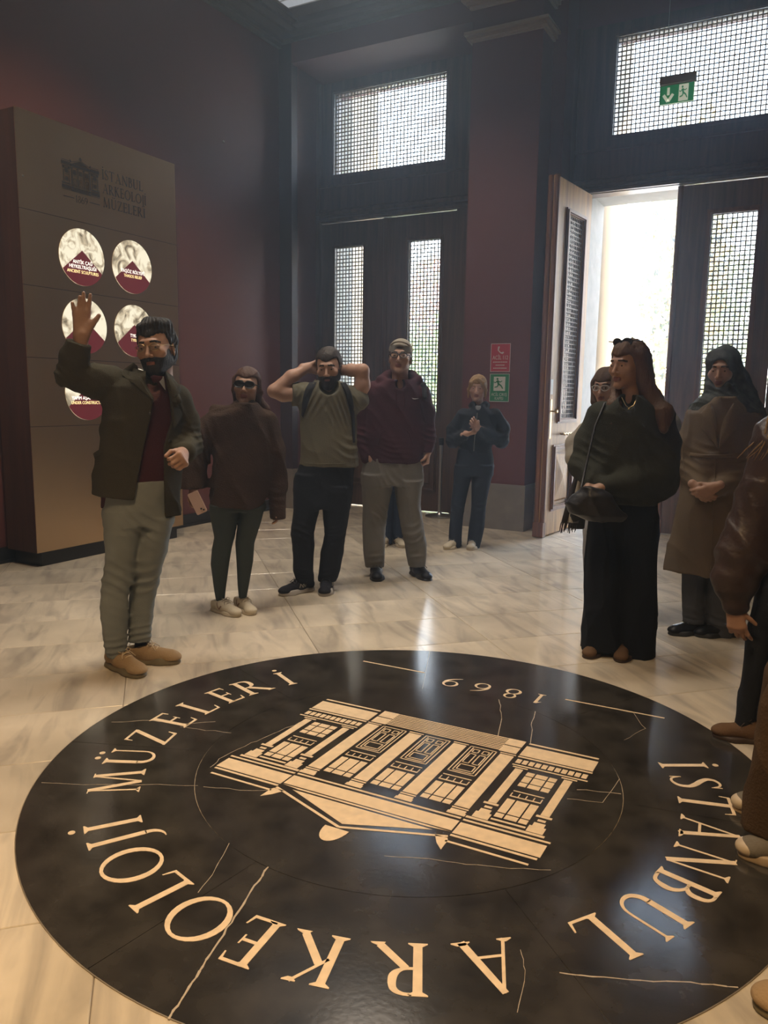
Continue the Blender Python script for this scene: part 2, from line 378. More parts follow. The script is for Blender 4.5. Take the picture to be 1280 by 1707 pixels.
for k in range(n):
    a, b = 2*PI*k/n, 2*PI*(k+1)/n
    mb.prism([(MR*math.cos(a), MR*math.sin(a)), ((MR+.003)*math.cos(a), (MR+.003)*math.sin(a)), ((MR+.003)*math.cos(b), (MR+.003)*math.sin(b)), (MR*math.cos(b), MR*math.sin(b))], -.003, .0028)
mb.build('metal_edge', mat('edge_metal', (.30, .25, .18), .45, metal=.6), med)
ZI = ZT+.0008
def add_polys(name, polys, parent, fn, m, z0=ZT-.001, z1=ZI):
    mb = MB()
    for i, p in enumerate(polys):
        mb.prism([fn(x, y) for x, y in p], z0, z1+(i % 5)*6e-5)
    return mb.build(name, m, parent)
RB, HCAP = 1.008, .186
arc = [('İ',30.6),('S',23.4),('T',15.3),('A',5.3),('N',-5.2),('B',-13.9),('U',-24.0),('L',-34.1),
       ('A',-51.4),('R',-64.0),('K',-75.7),('E',-85.0),('O',-94.4),('L',-104.6),('O',-113.2),('J',-121.4),('İ',-126.8),
       ('M',-142.5),('Ü',-153.3),('Z',-162.9),('E',-172.4),('L',-181.2),('E',-190.0),('R',-198.4),('İ',-208.2)]
for ch, ang in arc:
    g, w = glyph(ch); s = HCAP
    xs = 1.0 if ch in 'AOKR' and ang < -45 else .93
    def fn(x, y, ang=ang, w=w, s=s, xs=xs):
        t = (x-w/2)*s*xs; r = RB+y*s
        a = math.radians(ang)
        return (r*math.cos(a)+t*math.sin(a), r*math.sin(a)-t*math.cos(a))
    add_polys('inlaid_letter', g, med, fn, M_inlay)
def bl(u, v):      # building drawing frame: read from the far side, slightly turned
    v = v+.033*u
    return (-(u-.003), -v)
for ch, u in (('1', -.272), ('8', -.135), ('6', .025), ('9', .180)):
    g, w = glyph(ch)
    add_polys('inlaid_numeral', g, med, lambda x, y, u=u, w=w: bl(u+(x-w/2)*.165+.04, -.985+y*.120), M_inlay)
add_polys('inlaid_line', [[(-.80,-.985),(-.345,-.985),(-.345,-.975),(-.80,-.975)]], med, bl, M_inlay)
add_polys('inlaid_line', [[(.40,-.985),(.765,-.985),(.765,-.975),(.40,-.975)]], med, bl, M_inlay)
def rc(u0, u1, v0, v1): return [(u0, v0), (u1, v0), (u1, v1), (u0, v1)]
def building():
    """museum facade as flat pieces, u sideways, v up (from base to roof)"""
    w = []
    wing = [rc(.352,.640,-.426,-.414), rc(.350,.645,-.394,-.300), rc(.350,.648,-.292,-.281), rc(.352,.648,-.215,-.207)]
    for k in range(11): wing.append(rc(.356+k*.0262, .356+k*.0262+.020, -.263, -.228))
    for c in (.390, .583):
        wing += [rc(c-.030,c+.030,-.198,-.190), rc(c-.016,c+.016,-.182,.112), rc(c-.028,c+.028,.114,.127), rc(c-.014,c+.014,.141,.155),
                 [(c-.020,.165),(c+.020,.165),(c+.020,.190),(c+.029,.190),(c+.029,.232),(c-.029,.232),(c-.029,.190),(c-.020,.190)]]
    def window(c, v0, v1, small_top, small_bot, cw=(.030,.045,.030), gap=.006):
        x = c-(sum(cw)+2*gap)/2; o = []
        for q in cw:
            rows = [(v0, v1)]
            if small_top: rows = [(v0, v0+.030), (v0+.037, v1)]
            if small_bot: rows = rows[:-1]+[(rows[-1][0], v1-.036), (v1-.029, v1)]
            for a, b in rows: o.append(rc(x, x+q, a, b))
            x += q+gap
        return o
    def balus(c, v0, hw=.058):
        o = [rc(c-hw,c+hw,v0,v0+.006), rc(c-hw,c+hw,v0+.042,v0+.049)]
        for k in range(5): o.append(rc(c-hw+k*(2*hw-.004)/4, c-hw+k*(2*hw-.004)/4+.004, v0+.018, v0+.043))
        return o
    wing += window(.486,-.172,-.052,True,True)+balus(.486,-.012)+window(.486,.056,.196,False,True)
    wing += [rc(.425,.548,.210,.220), rc(.345,.622,.236,.249), rc(.345,.650,.262,.272), rc(.345,.645,.287,.362), rc(.345,.640,.370,.381), rc(.345,.625,.411,.421)]
    for s in (1, -1): w += [[(s*a, b) for a, b in p] for p in wing]
    for s in (1, -1):
        w += [[(s*a, b) for a, b in p] for p in (rc(.262,.335,-.432,-.368), rc(.262,.335,-.360,-.300))]
        w += [[(s*a, b) for a, b in p] for p in ([(.300,.398),(.345,.398),(.352,.410),(.354,.470),(.325,.440)],)]
    for k in range(9): w.append(rc(-.262,.262,-.430+k*.0145,-.423+k*.0145))
    for c in (-.307, -.103, .103, .307):
        w += [rc(c-.033,c+.033,-.290,-.283), rc(c-.029,c+.029,-.275,.192), rc(c-.031,c+.031,.199,.207),
              [(c-.029,.214),(c+.029,.214),(c+.029,.230),(c+.034,.230),(c+.034,.248),(c-.034,.248),(c-.034,.230),(c-.029,.230)]]
    for c in (-.205, 0, .205):
        def fr(u0, u1, v0, v1, t=.005): return [rc(u0,u1,v0,v0+t), rc(u0,u1,v1-t,v1), rc(u0,u0+t,v0,v1), rc(u1-t,u1,v0,v1)]
        w += fr(c-.058,c+.058,-.284,-.040)+fr(c-.044,c+.044,-.272,-.052)[1:]
        w += fr(c-.036,c-.006,-.264,-.230)+fr(c+.006,c+.036,-.264,-.230)+fr(c-.036,c-.005,-.220,-.130)+fr(c+.005,c+.036,-.220,-.130)+fr(c-.034,c+.034,-.118,-.066)
        w += balus(c,-.010)+window(c,.058,.196,False,True)
    w += [rc(-.335,.335,.258,.268), rc(-.338,.338,.282,.350), [(-.335,.357),(.335,.357),(.262,.366),(-.262,.366)],
          [(-.280,.376),(.280,.376),(0,.490)], stroke((.342,.388),(0,.512),.011), stroke((-.342,.388),(0,.512),.011)]
    w.append([(.046*math.cos(a)*1.0, .522+.082*math.sin(a)) for a in [PI*k/14 for k in range(15)]])
    return w
BP = building()
for p in BP:
    add_polys('inlay_piece', [p], med, bl, M_inlay)
# pale natural veins and hairline repairs across the black stone
veins = [([(282,1700),(300,1672),(322,1640),(345,1602),(372,1560),(398,1520),(425,1478),(447,1447)], .0065), ([(360,1205),(300,1208),(255,1202),(186,1205)], .003), ([(386,1223),(330,1217),(300,1213)], .002),
         ([(932,1623),(985,1630),(1070,1637),(1150,1640),(1230,1648)], .004), ([(350,1280),(372,1262),(420,1240),(455,1225),(500,1205)], .0025), ([(383,1407),(360,1450),(330,1490)], .002),
         ([(832,1167),(836,1190),(830,1228)], .003), ([(893,1187),(886,1210),(884,1240)], .003), ([(1033,1300),(1005,1340),(930,1345)][:2]+[(945,1333)], .002), ([(960,1317),(1035,1325)], .003),
         ([(640,1428),(700,1432),(760,1440),(830,1448),(918,1452)], .002), ([(340,1313),(420,1320),(470,1318)], .0022), ([(70,1307),(160,1310),(240,1309),(330,1311)], .002),
         ([(1010,1180),(1055,1190),(1075,1215),(1040,1235)], .0015), ([(868,1585),(876,1620),(862,1690)], .0015)]
for pts, wv in veins:
    rr = random.Random(len(pts)); P = []
    for (a, b) in zip(pts[:-1], pts[1:]):
        for k in range(4):
            t = k/4; P.append(floor_at(a[0]+(b[0]-a[0])*t+rr.uniform(-1.6, 1.6), a[1]+(b[1]-a[1])*t+rr.uniform(-1, 1))-MC)
    P.append(floor_at(*pts[-1])-MC)
    q = []
    for a, b in zip(P[:-1], P[1:]):
        q.append(stroke((a.x, a.y), (b.x, b.y), wv*rr.uniform(.6, 1.2), wv*rr.uniform(.6, 1.2)))
    add_polys('stone_vein', q, med, lambda x, y: (x, y), M_crack, ZT-.001, ZT+.0004)
# ---------------------------------------------------------------- room shell
wl = box_obj('wall_left', M_plum, (-6.1, XW0, YW0, 9.3, -.1, 5.6)); tag(wl, kind='structure')
o = box_obj('wall_right', mat('plum_far', (.16, .10, .08), .7), (XW1, XW1+.2, YW0, 9.3, -.1, 5.6)); tag(o, kind='structure')
o = box_obj('wall_front', mat('cream_far', (.40, .32, .22), .7), (-6.1, XW1+.2, YW0-.2, YW0, -.1, 5.6)); tag(o, kind='structure')
o = box_obj('ceiling', M_ceil, (-6.1, XW1+.2, YW0-.2, 9.3, 5.6, 5.8)); tag(o, kind='structure')
bk = empty('wall_back', (0, 0, 0)); tag(bk, kind='structure')
def bp(name, m, *b): return box_obj(name, m, b, bk)
bp('wall_edge', M_plum, XW0, -5.80, 8.12, 9.2, 0, 5.6)
bp('corner_pilaster', mat('plum_shaded', (.045, .022, .026), .6, bump=(90, .04)), XW0, -5.72, 8.0, 8.12, 0, 5.6)  # shade put into the colour: plum darkened on the face away from the doorway
bp('stone_base', M_dado, XW0, -5.705, 7.985, 8.13, 0, .50)
for x0, x1 in ((-3.44, -2.69), (-.03, .72)):
    bp('pilaster', M_plum, x0, x1, 8.0, 9.2, 0, 5.6)
    bp('pilaster_step', M_plum, x0-.15, x1+.14, 8.35, 9.2, 0, 5.6)
    bp('stone_base', M_dado, x0-.015, x1+.015, 7.985, 8.3, 0, .50)
    bp('stone_base_step', M_dado, x0-.16, x1+.15, 8.335, 8.6, 0, .50)
    # capital: stepped crown
    mb = MB()
    for dz, pr in ((0, .02), (.022, .045), (.05, .03), (.062, .07)):
        mb.box(x0-pr, x1+pr, 8.0-pr, 8.35, 5.03+dz, 5.03+dz+(.022, .028, .012, .03)[(0, .022, .05, .062).index(dz)])
    mb.build('capital', M_cream, bk)
    mb = MB()
    for dz, pr, h in ((0, .03, .03), (.03, .06, .04), (.07, .10, .05)):
        mb.box(x0-pr, x1+pr, 8.0-pr, 8.35, 5.34+dz, 5.34+dz+h)
    mb.build('upper_capital', M_cream, bk)
bp('wall_panel', M_plum, -3.62, -3.58, 8.5, 9.2, 0, 5.6)
bp('wall_above_window', M_plum, -5.80, -3.59, 8.72, 9.2, 5.22, 5.6)
bp('wall_above_window', M_plum, -2.55, -.18, 8.72, 9.2, 5.22, 5.6)
bp('beam', M_plum, -5.72, -3.44, 8.0, 8.72, 5.24, 5.6)
bp('wall_end', M_plum, .86, XW1, 8.2, 9.2, 0, 5.6)
# skirting along the left wall, cornices under the ceiling
sk = MB().box(XW0, XW0+.035, YW0, 8.0, 0, .13).box(XW0, XW0+.05, YW0, 8.0, 0, .025).build('baseboard_left', M_skirt); tag(sk, kind='structure')
mb = MB()
for x, z0, z1 in ((.05, 5.42, 5.46), (.09, 5.46, 5.50), (.24, 5.50, 5.53), (.34, 5.53, 5.56), (.42, 5.56, 5.60)): mb.box(XW0, XW0+x, YW0, 8.0, z0, z1)
tag(mb.build('trim_1', M_cornice), 'stepped dark cornice between plum wall and ceiling', kind='structure')
mb = MB()
for y, z0, z1 in ((.04, 5.46, 5.50), (.12, 5.50, 5.54), (.22, 5.54, 5.60)): mb.box(XW0, -3.44, 8.0-y, 8.0, z0, z1); mb.box(-2.69, -.03, 8.0-y, 8.0, z0+.06, z1)
tag(mb.build('trim_2', M_cornice), 'cornice along the beam above the tall windows', kind='structure')

# ---------------------------------------------------------------- doors and lattice windows
def lattice(name, x0, x1, z0, z1, y, parent, pitch=.0455, w=.0122, d=.007, m=None):
    mb = MB()
    nx = max(1, round((x1-x0)/pitch)); nz = max(1, round((z1-z0)/pitch))
    for i in range(nx+1):
        x = x0+(x1-x0)*i/nx; mb.box(x-w/2, x+w/2, y-d/2, y+d/2, z0, z1)
    for i in range(nz+1):
        z = z0+(z1-z0)*i/nz; mb.box(x0, x1, y-d*.42, y+d*.42, z-w/2, z+w/2)
    o = mb.build(name, m or M_lattice, parent); o['kind'] = 'stuff'; return o
def moulding(mb, x0, x1, z0, z1, y, sgn, steps):
    """picture frame around an opening; steps=(offset outward, width, proud)"""
    for off, w, p in steps:
        a, b, c, d = x0-off-w, x1+off+w, z0-off-w, z1+off+w; ya, yb = y, y+sgn*p
        mb.box(a, b, ya, yb, d-w, d); mb.box(a, b, ya, yb, c, c+w); mb.box(a, a+w, ya, yb, c+w, d-w); mb.box(b-w, b, ya, yb, c+w, d-w)
def door_leaf(name, loc, rz, flip, mw, mdark, handle=False, width=.935, h=3.57):
    """local: x from the hinge to the meeting edge, room face at y=0 (thickness .055)"""
    r = empty(name, loc, rz); T = .055
    wx0, wx1, wz0, wz1 = .205, .62, 1.225, 3.27
    px0, px1, pz0, pz1 = .205, .73, .27, .94
    if flip: X = lambda a: -a
    else: X = lambda a: a
    def bx(n, m, x0, x1, z0, z1, y0=0, y1=T):
        return box_obj(n, m, (X(x0), X(x1), y0, y1, z0, z1), r)
    z = .012
    bx('stile', mw, 0, wx0-.0, z, h); bx('stile', mw, wx1, width, wz0, h)
    bx('stile', mw, px1, width, z, wz0)
    bx('rail', mw, wx0, wx1, wz1, h); bx('rail', mw, wx0, px1, pz1, wz0); bx('rail', mw, wx0, px1, z, pz0)
    a, b = sorted((X(wx0), X(wx1)))
    for sg, y in ((-1, 0), (1, T)):
        mb = MB(); moulding(mb, a, b, wz0, wz1, y, sg, ((0, .012, .008), (.012, .022, .026), (.034, .016, .014)))
        mb.build('window_moulding', mdark, r)
        c, d = sorted((X(px0), X(px1)))
        mb = MB(); moulding(mb, c+.03, d-.03, pz0+.03, pz1-.03, y, sg, ((-.012, .014, .006), (0, .024, .026), (.024, .02, .012)))
        mb.build('panel_moulding', mdark, r)
        # raised panel with a diamond point
        y0 = y-sg*.018; y1 = y-sg*.004; yp = y+sg*.018
        e, f, g, hh = c+.075, d-.075, pz0+.075, pz1-.075
        mx, mz = (e+f)/2, (g+hh)/2
        mb = MB().box(c, d, min(y0, y0-sg*.006), max(y0, y0-sg*.006), pz0, pz1)
        mb.add([(e, y0, g), (f, y0, g), (f, y0, hh), (e, y0, hh), (e+.02, y1, g+.02), (f-.02, y1, g+.02), (f-.02, y1, hh-.02), (e+.02, y1, hh-.02), (mx, yp, mz)],
               [(0,1,5,4),(1,2,6,5),(2,3,7,6),(3,0,4,7),(4,5,8),(5,6,8),(6,7,8),(7,4,8)])
        mb.build('raised_panel', mw, r)
    lattice('grille', a, b, wz0, wz1, T*.72, r)
    box_obj('glass_pane', M_glass, (a, b, T*.3, T*.3+.003, wz0, wz1), r)
    # meeting bead
    e0 = X(width); MB().tube([(e0, -.004, z), (e0, -.004, h)], .026, 12).tube([(e0, T+.004, z), (e0, T+.004, h)], .026, 12).box(e0-.035, e0+.035, -.03, T+.03, z, .16).build('edge_bead', mdark, r, smooth=True)
    if handle:
        hx = X(width-.10); hd = MB()
        hd.box(hx-.02, hx+.02, T, T+.006, 1.02, 1.42); hd.build('lock_plate', M_brass, r)
        hd = MB().tube([(hx, T, 1.30), (hx, T+.05, 1.30)], .008, 10)
        hd.frustum([(hx-.025, T+.05, 1.30), (hx, T+.05, 1.275), (hx+.025, T+.05, 1.30), (hx, T+.05, 1.325)], [(hx-.02, T+.075, 1.30), (hx, T+.075, 1.28), (hx+.02, T+.075, 1.30), (hx, T+.075, 1.32)])
        hd.build('door_knob', M_brass, r, smooth=True)
        hc = X(.47)
        hd = MB().tube([(hc-.07, T, 1.06), (hc-.07, T+.035, 1.06)], .012, 10).tube([(hc+.07, T, 1.06), (hc+.07, T+.035, 1.06)], .012, 10)
        hd.tube([(hc-.11, T+.04, 1.075), (hc-.08, T+.045, 1.055), (hc-.04, T+.04, 1.07), (hc, T+.045, 1.058), (hc+.04, T+.04, 1.07), (hc+.08, T+.045, 1.055), (hc+.11, T+.04, 1.075)], [.006, .012, .009, .013, .009, .012, .006], 10)
        hd.build('pull_handle', M_brass, r, smooth=True)
        box_obj('small_sticker', mat('sticker_white', (.6, .62, .6), .5), (hx-.03, hx+.03, T, T+.002, 1.47, 1.62), r)
        MB().tube([(X(0), -.005, 0.4), (X(0), -.005, .52)], .013, 10).tube([(X(0), -.005, 3.0), (X(0), -.005, 3.12)], .013, 10).build('hinge', M_iron, r, smooth=True)
    return r
DY = 8.7
d1 = door_leaf('door_1', (-5.75, DY, 0), 0, False, M_wood, M_wood); tag(d1, 'closed dark wooden door leaf with tall lattice window, nearest the left wall', kind='structure')
d2 = door_leaf('door_2', (-3.87, DY, 0), 0, True, M_wood, M_wood); tag(d2, 'closed dark wooden door leaf with tall lattice window, behind the man in the cap', kind='structure')
d3 = door_leaf('door_3', (-2.353, DY-.02, 0), math.atan2(-.90, -.10), False, M_oak, M_oakdark, True); tag(d3, 'open golden wooden door leaf with lattice window and brass handles', kind='structure')
d4 = door_leaf('door_4', (-.475, DY, 0), 0, True, wood('mid_door_wood', (.10, .048, .024), (.20, .10, .052), .4), M_oakdark, True); tag(d4, 'closed wooden door leaf with lattice window right of the bright opening', kind='structure')
def transom(name, x0, x1, z0, z1):
    r = empty(name, (0, 0, 0)); tag(r, kind='structure')
    lattice('grille', x0, x1, z0, z1, DY+.02, r)
    box_obj('glass_pane', M_glass, (x0, x1, DY+.05, DY+.053, z0, z1), r)
    mb = MB(); moulding(mb, x0, x1, z0, z1, DY+.06, -1, ((0, .012, .055), (.012, .03, .085), (.10, .025, .075)))
    mb.build('window_frame', M_wood, r)
    return r
transom('window_1', -5.565, -4.045, 4.15, 5.10)
transom('window_2', -2.125, -.60, 4.15, 5.10)
def casing(n, xa, xb, x0, x1, tx0, tx1, top):
    """wooden casing of one doorway: jambs, header with mouldings, panels round the transom"""
    r = empty('trim_%d' % n, (0, 0, 0)); tag(r, 'dark wooden casing around the tall doorway and its upper window', kind='structure')
    def b(nm, *q): return box_obj(nm, M_wood, q, r)
    b('jamb', xa, x0, DY-.02, DY+.16, 0, 3.58); b('jamb', x1, xb, DY-.02, DY+.16, 0, 3.58)
    b('jamb_bead', xa+.0, xa+.05, DY-.06, DY-.02, 0, top); b('jamb_bead', xb-.05, xb, DY-.06, DY-.02, 0, top)
    b('header', xa, xb, DY-.02, DY+.16, 3.58, 4.15)
    mb = MB()
    for z, h, p in ((3.585, .03, .05), (3.63, .02, .035), (3.66, .035, .065), (3.72, .015, .03), (4.0, .025, .04)): mb.box(xa, xb, DY-.02-p, DY-.02, z, z+h)
    mb.build('header_moulding', M_wood, r)
    b('side_panel', xa, tx0, DY-.015, DY+.16, 4.15, 5.10); b('side_panel', tx1, xb, DY-.015, DY+.16, 4.15, 5.10)
    b('top_rail', xa, xb, DY-.015, DY+.16, 5.10, top)
    return r
casing(3, -5.80, -3.60, -5.755, -3.865, -5.565, -4.045, 5.235)
casing(4, -2.55, -.18, -2.36, -.47, -2.125, -.60, 5.235)
# stone jambs and threshold of the doorway, outside of the leaves
M_jamb = mat('jamb_stone', (.36, .36, .34), .7, noise=(8, .12), bump=(30, .2))
o = MB().box(-2.50, -2.36, DY+.16, DY+.75, 0, 3.7).box(-.46, -.30, DY+.16, DY+.75, 0, 3.7).box(-2.5, -.3, DY+.16, DY+.75, 3.62, 4.1).box(-5.9,-5.75,DY+.16,DY+.75,0,5.3).box(-3.9,-3.7,DY+.16,DY+.75,0,5.3).build('trim_5', M_jamb); tag(o, 'pale stone reveal outside the open doorway', kind='structure')
o = box_obj('trim_6', mat('threshold_stone', (.55, .53, .48), .5), (-2.36, -.47, DY-.03, DY+.75, -.004, .010)); tag(o, 'pale stone threshold under the open doorway', kind='structure')

# ---------------------------------------------------------------- outside: terrace, columns, trees
o = box_obj('ground', mat('terrace_stone', (.72, .70, .65), .8, noise=(.6, .1)), (-40, 30, 9.3, 60, -.30, -.02)); tag(o, 'bright stone terrace outside the doors', kind='structure')
o = MB().box(-8, 6, 9.2, 12.6, 7.2, 7.5).build('portico_ceiling', M_jamb); tag(o, kind='structure')
o = box_obj('unseen_light_block', M_jamb, (.3, .9, 9.45, 12.6, -.02, 7.2)); tag(o, kind='structure')  # unseen wall added to keep sky light off the open door leaf
M_col = mat('column_stone', (.50, .45, .36), .75, noise=(3, .06), bump=(20, .15))
def column(x, y, label):
    r = empty('portico_column', (x, y, -.02)); tag(r, label, 'column', 'columns of the portico outside')
    MB().box(-.62, .62, -.62, .62, 0, .22).lathe([(.60, .22), (.62, .28), (.60, .34), (.54, .36), (.53, .42), (.56, .46), (.51, .52)], n=40).build('column_base', M_col, r, smooth=True)
    MB().lathe([(.50, .50), (.50, 2.2), (.47, 4.2), (.44, 6.7)], n=40).build('column_shaft', M_col, r, smooth=True)
    MB().lathe([(.44, 6.7), (.50, 6.75), (.46, 6.8), (.58, 6.98)], n=40).box(-.6, .6, -.6, .6, 6.98, 7.22).build('column_capital', M_col, r, smooth=True)
dd = ray(1034, 500); cxr = dd.x/dd.y*11.2
column(cxr-.47, 11.2, 'round pale stone column seen through the open doorway')
column(cxr-.47-3.9, 11.2, 'round pale stone column standing outside the closed doors on the left')
def tree(x, y, z0, h, rad, seed, cols, label, n=2600, crown_low=.35):
    rr = random.Random(seed); r = empty('garden_tree', (x, y, -.02)); tag(r, label, 'tree')
    mb = MB(); mb.tube([(0, 0, 0), (.1, .05, h*.3), (-.05, .1, h*.6), (.05, 0, h*.85)], [.22, .17, .11, .05], 10)
    for k in range(7):
        a = rr.uniform(0, 6.28); z = h*rr.uniform(.35, .75); mb.tube([(0, 0, z-.3), (math.cos(a)*rad*.4, math.sin(a)*rad*.4, z+.3), (math.cos(a)*rad*.8, math.sin(a)*rad*.8, z+.9)], [.08, .05, .02], 6)
    mb.build('trunk', mat('bark', (.16, .12, .08), .9, bump=(20, .5)), r, smooth=True)
    mb = MB()
    for k in range(n):
        mb.use(MATS[rr.choice(cols)])
        while True:
            p = Vector((rr.uniform(-1, 1), rr.uniform(-1, 1), rr.uniform(-1, 1)))
            if .35 < p.length < 1: break
        cl = .82+.3*math.sin(5*p.x+seed)*math.sin(4*p.z+1.3*seed)*math.sin(4*p.y)
        c = Vector((p.x*rad*cl, p.y*rad*cl, h*(crown_low+1)/2+p.z*h*(1-crown_low)/2*cl))
        s = rr.uniform(.07, .15); e = Euler((rr.uniform(0, 6.3), rr.uniform(0, 6.3), rr.uniform(0, 6.3))).to_matrix()
        mb.add([c+e@Vector(q) for q in ((-s, 0, 0), (0, -s*.5, .01), (s, 0, 0), (0, s*.5, .01))], [(0, 1, 2, 3)])
    f = mb.build('foliage', None, r); f['kind'] = 'stuff'
for nm, c in dict(leaf_green=(.22, .30, .08), leaf_lime=(.55, .62, .22), leaf_gold=(.50, .36, .10), leaf_olive=(.20, .20, .07), leaf_red=(.70, .30, .14)).items(): mat(nm, c, .7)
def along(px, py, y): d = ray(px, py); return d.x/d.y*y
tree(along(1135, 500, 19), 19, 0, 8.0, 1.15, 3, ['leaf_gold', 'leaf_gold', 'leaf_lime', 'leaf_olive'], 'golden green tree at the right side of the open doorway', 3600, .05)
tree(along(590, 600, 24), 24, 0, 5.0, 2.7, 5, ['leaf_lime', 'leaf_lime', 'leaf_green'], 'lime green tree behind the far left lattice window', 3200, .02)
tree(along(712, 600, 20), 20, 0, 3.6, 1.9, 8, ['leaf_lime', 'leaf_green'], 'low lime green tree behind the lattice window next to the man in the cap', 2600, .02)
tree(along(712, 430, 30), 30, 0, 7.4, 1.7, 9, ['leaf_red', 'leaf_gold'], 'red autumn tree seen small through the lattice windows', 2200, .35)
tree(along(1230, 500, 26), 26, 0, 6.5, 2.6, 12, ['leaf_lime', 'leaf_olive'], 'olive green tree behind the lattice window at the right edge', 3000, .05)

# ---------------------------------------------------------------- font text helper (flat print)
def font_mesh(txt, size, align='CENTER', extrude=.0):
    c = bpy.data.curves.new('txt', 'FONT'); c.body = txt; c.size = size; c.align_x = align; c.extrude = extrude; c.resolution_u = 3
    o = bpy.data.objects.new('txt', c); COL.objects.link(o)
    bpy.context.view_layer.update()
    dg = bpy.context.evaluated_depsgraph_get(); me = bpy.data.meshes.new_from_object(o.evaluated_get(dg))
    bpy.data.objects.remove(o); bpy.data.curves.remove(c)
    return me
def put_text(name, txt, size, mtx, m, parent, align='CENTER', sx=1.0, bold=0.0):
    me = font_mesh(txt, size, align, .0006)
    me.transform(Matrix.Diagonal((sx, 1, 1, 1))); me.transform(mtx); me.materials.clear(); me.materials.append(m)
    o = bpy.data.objects.new(name, me); COL.objects.link(o); o.parent = parent; return o
def frame_mtx(org, xa, ya):
    xa, ya = Vector(xa).normalized(), Vector(ya).normalized(); za = xa.cross(ya)
    return Matrix(((xa.x, ya.x, za.x, org[0]), (xa.y, ya.y, za.y, org[1]), (xa.z, ya.z, za.z, org[2]), (0, 0, 0, 1)))

# ---------------------------------------------------------------- museum information panel
PF = -5.45
ip = empty('information_panel', (-5.64, 4.925, 0)); tag(ip, 'tall brass faced museum information panel with glowing round pictures beside the plum wall', 'information panel')
ipo = Vector((-5.64, 4.925, 0))
def pb(name, m, x0, x1, y0, y1, z0, z1): return MB().box(x0-ipo.x, x1-ipo.x, y0-ipo.y, y1-ipo.y, z0, z1).build(name, m, ip)
def brass_face():
    m = mat('brass_sheet', (.62, .44, .27), .20, metal=1.0); nt = m.node_tree; b = nt.nodes['Principled BSDF']
    tc = nt.nodes.new('ShaderNodeTexCoord'); mp = nt.nodes.new('ShaderNodeMapping'); mp.inputs['Scale'].default_value = (1, 1.6, .55)
    n = nt.nodes.new('ShaderNodeTexNoise'); n.inputs['Scale'].default_value = 1.7; n.inputs['Detail'].default_value = 1.2
    nt.links.new(tc.outputs['Object'], mp.inputs[0]); nt.links.new(mp.outputs[0], n.inputs['Vector'])
    bpn = nt.nodes.new('ShaderNodeBump'); bpn.inputs['Strength'].default_value = .6; bpn.inputs['Distance'].default_value = .02
    mp2 = nt.nodes.new('ShaderNodeMapping'); mp2.inputs['Scale'].default_value = (1, 1, 120)
    n2 = nt.nodes.new('ShaderNodeTexNoise'); n2.inputs['Scale'].default_value = 5
    nt.links.new(tc.outputs['Object'], mp2.inputs[0]); nt.links.new(mp2.outputs[0], n2.inputs['Vector'])
    mr = nt.nodes.new('ShaderNodeMapRange'); mr.inputs[3].default_value = .28; mr.inputs[4].default_value = .37
    nt.links.new(n2.outputs['Fac'], mr.inputs[0]); nt.links.new(mr.outputs[0], b.inputs['Roughness'])
    nt.links.new(n.outputs['Fac'], bpn.inputs['Height']); nt.links.new(bpn.outputs[0], b.inputs['Normal']); return m
M_brassf = brass_face()
zs = [.125, 1.149, 1.694, 2.247, 2.813, 3.54]
pb('box_body', M_boxwood, -5.83, PF-.006, 4.092, 5.752, .125, 3.535)
for a, b in zip(zs[:-1], zs[1:]):
    pb('brass_sheet', M_brassf, PF-.006, PF, 4.085, 5.76, a+.0022, b-.0022)
pb('plinth', M_skirt, -5.83, -5.50, 4.16, 5.72, 0, .125)
M_dkletter = mat('dark_letter', (.02, .015, .012), .4)
def face_pt(y, z, d=.0015): return Vector((PF+d-ipo.x, y-ipo.y, z))
FM = lambda y, z, d=.003: frame_mtx(face_pt(y, z, d), (0, 1, 0), (0, 0, 1))
def face_polys(name, polys, fn, m, d0=.0, d1=.0025):
    mb = MB()
    for i, p in enumerate(polys): mb.prism([fn(x, y) for x, y in p], d0, d1+(i % 5)*6e-5)
    o = mb.build(name, m, ip)
    for v in o.data.vertices:
        x, y, z = v.co; v.co = (PF-ipo.x+z, x-ipo.y, y)
    return o
